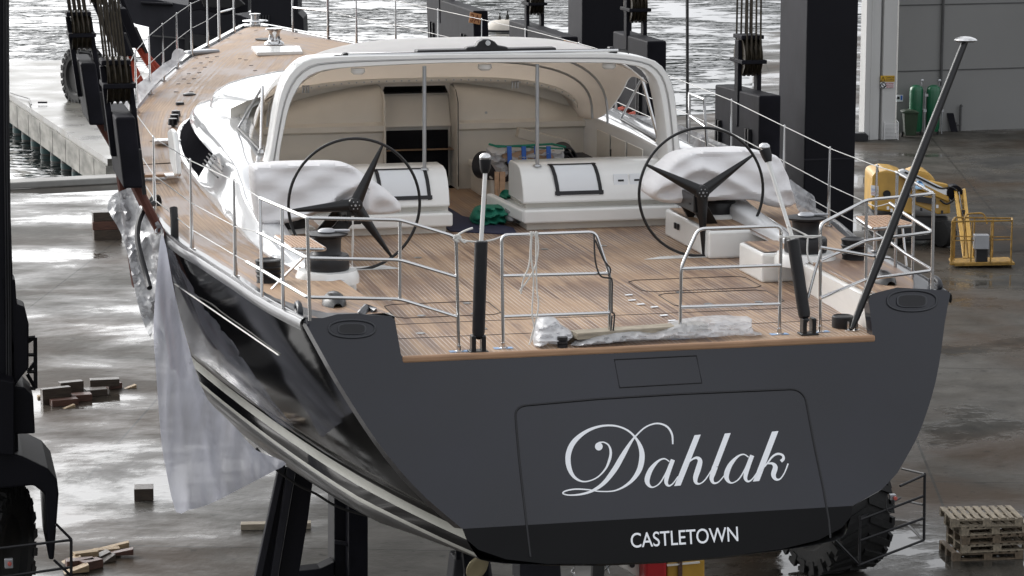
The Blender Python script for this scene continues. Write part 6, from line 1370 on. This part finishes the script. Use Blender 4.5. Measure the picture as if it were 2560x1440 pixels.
# ---- plastic on the stern deck, planks
def gsf(x, y): return .16 * abs(noise.noise(V((x * .02, y * .06, 1)))) + .10 * abs(noise.noise(V((x * .05 + y * .03, y * .12, 5)))) - .06
def onfloor(P, Y): return lambda x, y: py(x, y, Y)
o = pillow('plastic_sheet', crom([(1338, 868), (1333, 850), (1338, 815), (1345, 795), (1362, 790), (1388, 794), (1400, 808), (1420, 822), (1432, 832), (1425, 846), (1400, 862), (1370, 858), (1352, 866)], 2, True), lambda x, y: py(x, y, .55 - (y - 800) * .005), (0, 1, -.1), .34, 'whitesheet', step=5, folds=gsf, origin=pz(1380, 860, 0), amp=0, rnd=2.0); tag(o, 'crumpled white plastic bag shape at the left end of the planks on the stern deck', 'plastic sheet')
o = pillow('plastic_sheet', crom([(1425, 862), (1470, 838), (1530, 822), (1580, 820), (1625, 826), (1660, 812), (1712, 796), (1790, 788), (1850, 790), (1872, 792), (1873, 812), (1884, 828), (1902, 832), (1885, 840), (1840, 838), (1780, 843), (1700, 848), (1600, 850), (1520, 858), (1460, 864)], 2, True), lambda x, y: py(x, y, .60 - (y - 790) * .006), (0, 1, -.1), .42, 'clearsheet', step=5, folds=gsf, origin=pz(1700, 850, 0), amp=0, rnd=2.0); tag(o, 'long crumpled translucent sheet on the stern deck below the right gate', 'plastic sheet')
def plank(lab, a, b, w, h, mt='woodg', z=0.0):
    a = pz(*a, z); b = pz(*b, z); d = (b - a); c = (a + b) / 2; n = V((-d.y, d.x, 0)).normalized()
    o = MB().obox(c + V((0, 0, h / 2)), d / 2, n * w / 2, (0, 0, h / 2)).build('plank', mt, bevel=.008, origin=c); return tag(o, lab, 'plank', 'planks lying on the stern deck')
plank('long grey plank on top, running back under the plastic on the stern deck', (1435, 846), (1760, 822), .2, .07, z=.07)
plank('short dark plank under the left end of the grey one', (1402, 855), (1560, 850), .22, .07, 'palletd')
for i, (x, y) in enumerate(((1602, 760), (1636, 767), (1660, 788), (1680, 801), (1572, 737), (1580, 750))):
    c = pz(x, y, .012); o = MB().obox(c, (.045, .01, 0), (0, .03, 0), (0, 0, .002)).build('paper_scrap', 'paper', origin=c); tag(o, 'torn white scrap of paper lying on the cockpit teak', 'paper scrap', 'paper scraps on the cockpit teak')
# ---- ropes
def rope(nm, lab, paths, r=.011, mt='rope', grp=None):
    mb = MB()
    for p in paths: mb.tube(crom([tuple(q) for q in p], 5), r, 6)
    o = mb.build(nm, mt, smooth=True, origin=paths[0][0]); return tag(o, lab, 'rope', grp)
g = lambda pts, Y: [py(x, y, Y) for x, y in pts]
rope('tied_rope', 'white rope knotted between the left rail and the middle gate, with a loose end', [g([(1140, 592), (1165, 602), (1200, 604), (1230, 600), (1253, 592)], .14), g([(1142, 595), (1148, 585), (1165, 576), (1182, 570)], .12), g([(1136, 588), (1150, 598), (1160, 606), (1168, 602)], .11), g([(1134, 598), (1142, 588), (1152, 594), (1138, 600), (1148, 604)], .11)])
rope('looped_rope', 'thin white rope looped over the middle gate and hanging to the deck', [g([(1328, 578), (1326, 620), (1322, 665), (1308, 700), (1302, 735)], .2), g([(1342, 580), (1346, 620), (1338, 665), (1320, 700), (1298, 728)], .2), g([(1330, 580), (1328, 640), (1334, 700), (1330, 780), (1335, 820), (1328, 850), (1322, 862)], .2), g([(1340, 578), (1340, 640), (1342, 720), (1346, 760), (1340, 800), (1325, 855)], .2), g([(1326, 580), (1328, 592), (1334, 580), (1340, 592), (1346, 580)], .2)], .008)
rope('black_rope', 'thin black cord looped along the slanting end of the middle gate', [g([(1485, 585), (1488, 650), (1500, 688), (1520, 695)], .2), g([(1488, 600), (1510, 650), (1526, 672), (1522, 690)], .2), g([(1520, 695), (1530, 700), (1530, 745), (1530, 782)], .2), g([(1530, 782), (1536, 790), (1530, 850), (1526, 850), (1530, 790)], .2)], .009, 'wired')
rope('tied_rope', 'lilac white rope lashing the black ram between the right gate and the right rail', [g([(1948, 590), (1980, 594), (2020, 590), (2053, 590)], .2), g([(1948, 594), (1990, 590), (2030, 594), (2053, 588)], .2), g([(2020, 590), (2018, 625), (2022, 650), (2032, 660)], .2), g([(1968, 565), (2000, 580), (2020, 590)], .22)], .009)
rope('thin_rope', 'thin white cord hanging from the left wheel', [g([(884, 540), (880, 620), (882, 670)], 5.3), g([(880, 540), (884, 600), (880, 660)], 5.28)], .006)
o = pillow('blue_rag', crom([(2288, 456), (2300, 452), (2308, 460), (2306, 470), (2292, 474), (2286, 466)], 3, True), lambda x, y: py(x, y, 1.45), (0, 1, 0), .12, 'bluerag', step=3, folds=gs, origin=py(2296, 462, 1.45), amp=.03); tag(o, 'pale blue rag tied on the right pushpit rail', 'rag')
P = []
for t in [i / 16 for i in range(17)]:
    r = ray(418 + 279 * t, 697 + 191 * t); h_ = HULL.ray_cast(CAM, r.normalized())
    if h_[0] is not None: P.append(h_[0] - r.normalized() * (.06 + .05 * math.sin(PI * t)))
rope('mooring_rope', 'thin white rope running aft along the black port side of the hull', [[q for q in P[::4]]], .009)
# coil hanging on the port rail and black hose
c = px(382, 512, -4.25); mb = MB()
for k in range(4): mb.tube([c + V((.02 * k + .1 * math.cos(a) * .55, .09 * math.cos(a), .11 * math.sin(a) + .004 * k)) for a in [2 * PI * i / 18 for i in range(18)]], .014, 5, closed=True)
o = mb.build('cable_coil', 'wired', origin=c); tag(o, 'small black cable coil hanging at the foot of the port stanchion', 'coil')
P = [pd(x, y, 33.2 - k * .15) for k, (x, y) in enumerate(((385, 508), (362, 522), (346, 560), (344, 600), (352, 640), (366, 690), (374, 720)))]
o = MB().tube(crom([tuple(q) for q in P], 6), .035, 8).build('black_hose', 'plastic', smooth=True, origin=P[0]); tag(o, 'thick black hose hanging down over the plastic at the port rail', 'hose')
# ---- plastic sheeting on the port side
def sheet(nm, lab, outline, depth, mt, step=12, off=.07, amp=.05, fr=.02, hullfit=True, fx=None, solid=0):
    outline = densify(crom(outline, 2, True), step); Pn, F_, D_ = fill(outline, step); vs = []
    for q in Pn:
        r = ray(q.x, q.y); d = depth(q.x, q.y) if callable(depth) else depth
        if hullfit:
            hit = HULL.ray_cast(CAM, r.normalized())
            if hit[0] is not None: d = min(d, (hit[0] - CAM).dot(FW) - off)
        vs.append([q.x, q.y, d])
    # relax the depth so the sheet hangs smoothly
    nb = [set() for _ in vs]
    for f in F_:
        for i in range(len(f)): nb[f[i]].add(f[i - 1]); nb[f[i - 1]].add(f[i])
    d0 = [v[2] for v in vs]
    lim = list(d0)
    for _ in range(40): d0 = [sum(d0[j] for j in nb[i]) / max(1, len(nb[i])) for i in range(len(vs))]
    for _ in range(3):
        d0 = [min(a_, b_ + off * .6) for a_, b_ in zip(d0, lim)]
        d0 = [.5 * d0[i] + .5 * sum(d0[j] for j in nb[i]) / max(1, len(nb[i])) for i in range(len(vs))]
    pts = []
    for v, d in zip(vs, d0):
        w_ = amp * noise.noise(V((v[0] * fr, v[1] * fr * .35, 0))) + amp * .2 * noise.noise(V((v[0] * fr * 2.5, v[1] * fr * .8, 4)))
        if fx: w_ += fx(v[0], v[1])
        pts.append(pd(v[0], v[1], d - abs(w_) - .01))
    mb = MB(); mb.add(pts, [tuple(f) for f in F_]); o = mb.build(nm, mt, smooth=True, origin=pts[0], solid=solid); tag(o, lab, 'plastic sheet', 'plastic sheets hanging on the yacht'); return o
sheet('hanging_sheet', 'tall translucent plastic curtain tied at the rail and hanging down beside the black hull', [(404, 585), (396, 640), (386, 760), (384, 840), (388, 900), (396, 1010), (404, 1110), (418, 1190), (440, 1280), (470, 1275), (520, 1262), (600, 1222), (680, 1180), (716, 1160), (690, 1145), (640, 1125), (600, 1080), (560, 1040), (520, 1000), (490, 930), (470, 860), (450, 790), (430, 700), (416, 620)], lambda x, y: 32.2 - (x - 390) * .0045, 'curtain', off=.12, amp=.08, fr=.02, fx=lambda x, y: min(1, math.hypot(x - 405, y - 560) / 420) * (.13 * abs(math.sin(math.atan2(x - 405, y - 560) * 11 + .5)) ** .7 + .035 * abs(math.sin(math.atan2(x - 405, y - 560) * 31))), step=8)
sheet('hanging_sheet', 'thin translucent sheet clinging to the black hull behind the curtain', [(408, 590), (440, 640), (480, 700), (530, 780), (570, 830), (600, 870), (640, 930), (680, 985), (742, 1072), (700, 1062), (640, 1010), (580, 960), (520, 910), (480, 880), (455, 800), (430, 700)], 60, film('thin_translucent_plastic', (.42, .44, .52), .30, bump=.1, bs=1.5), off=.03, amp=.0)
sheet('wrapped_film', 'crinkled silvery film wrapped over the port rail behind the brown straps', [(268, 520), (280, 490), (300, 478), (332, 470), (345, 490), (362, 500), (385, 540), (404, 565), (410, 590), (398, 640), (388, 740), (385, 800), (376, 845), (350, 780), (332, 700), (320, 640), (305, 590), (290, 560)], lambda x, y: 34.5 - (x - 270) * .012, 'silver', step=9, off=.12, amp=.28, fr=.05)
sheet('rail_sheet', 'white plastic sheet draped along the port rail towards the bow', [(302, 280), (300, 240), (330, 220), (372, 190), (410, 158), (428, 148), (430, 135), (440, 122), (458, 124), (462, 140), (445, 158), (400, 200), (366, 238), (340, 272), (322, 300), (306, 320)], lambda x, y: 41.5 + (300 - y) * .045, 'whitesheet', step=8, off=.08, amp=.2, fr=.05)
sheet('rail_sheet', 'silvery white sheet draped over the starboard rail beyond the right wheel', [(1690, 245), (1560, 270), (1600, 300), (1660, 330), (1700, 345), (1740, 352), (1800, 372), (1830, 392), (1800, 420), (1720, 400), (1700, 400), (1650, 330), (1560, 275)][1:] if False else [(1570, 285), (1620, 292), (1680, 305), (1740, 330), (1790, 352), (1840, 375), (1800, 392), (1745, 372), (1720, 392), (1690, 372), (1640, 330), (1590, 305)], lambda x, y: 41.5 - (x - 1570) * .008, 'silver', step=9, hullfit=False, amp=.15, fr=.05)
sheet('rail_sheet', 'clear bluish film tied to the starboard stanchion right of the right helm cover', [(1972, 448), (1988, 458), (2020, 480), (2036, 492), (2040, 520), (2036, 545), (2010, 540), (1992, 520), (1985, 490)], 33.6, 'silver', step=6, hullfit=False, amp=.1, fr=.08)
# ---- buoy with two birds
bc = pz(1263, 76, ZW); by = thing('mooring_buoy', 'low pale round buoy floating alone on the water beyond the roof', 'buoy', tuple(bc))
mb = MB(); mb.lathe([(0, -.3), (1.5, -.3), (1.55, .05), (1.35, .12), (1.25, .38), (.9, .6), (.3, .7), (0, .7)], bc, 28); o = mb.build('buoy_body', ['board'], by, smooth=True); MB().lathe([(1.50, -.1), (1.58, -.1), (1.60, .1), (1.5, .12)], bc, 28).build('waterline_band', 'plastic', by)
for i, (dx, lab) in enumerate(((-.35, 'dark bird standing on the buoy, left one'), (.15, 'dark bird standing on the buoy, right and taller one'))):
    k = .62 + .2 * i; c = bc + RTH * dx + V((0, 0, .66)); mb = MB(); mb.lathe([(.0, 0), (.09 * k, .06 * k), (.15 * k, .2 * k), (.12 * k, .38 * k), (.05 * k, .5 * k), (.045 * k, .62 * k), (.07 * k, .68 * k), (.05 * k, .75 * k), (0, .77 * k)], c, 14); mb.obox(c + RTH * .12 * k + V((0, 0, .7 * k)), RTH * .07 * k, (0, .015, 0), (0, 0, .015)); mb.obox(c - RTH * .1 * k + V((0, 0, .05 * k)), RTH * .1 * k, (0, .03, 0), (0, 0, .03)); o = mb.build('seabird', 'birddark', smooth=True, origin=c); tag(o, lab, 'bird', 'birds on the buoy')
# dark cables hanging from the lift
for i, (x, y0, y1, Y, lab) in enumerate(((1718, -20, 380, 22, 'thin black vertical cable right of the white arch'), (1633, 180, 330, 24, 'thin black cable seen through the side opening of the dodger'))):
    o = MB().tube([py(x, y0, Y), py(x + 1, y1, Y)], .03, 6).build('hanging_cable', 'wired', origin=py(x, y1, Y)); tag(o, lab, 'cable', 'cables hanging from the boat lift')
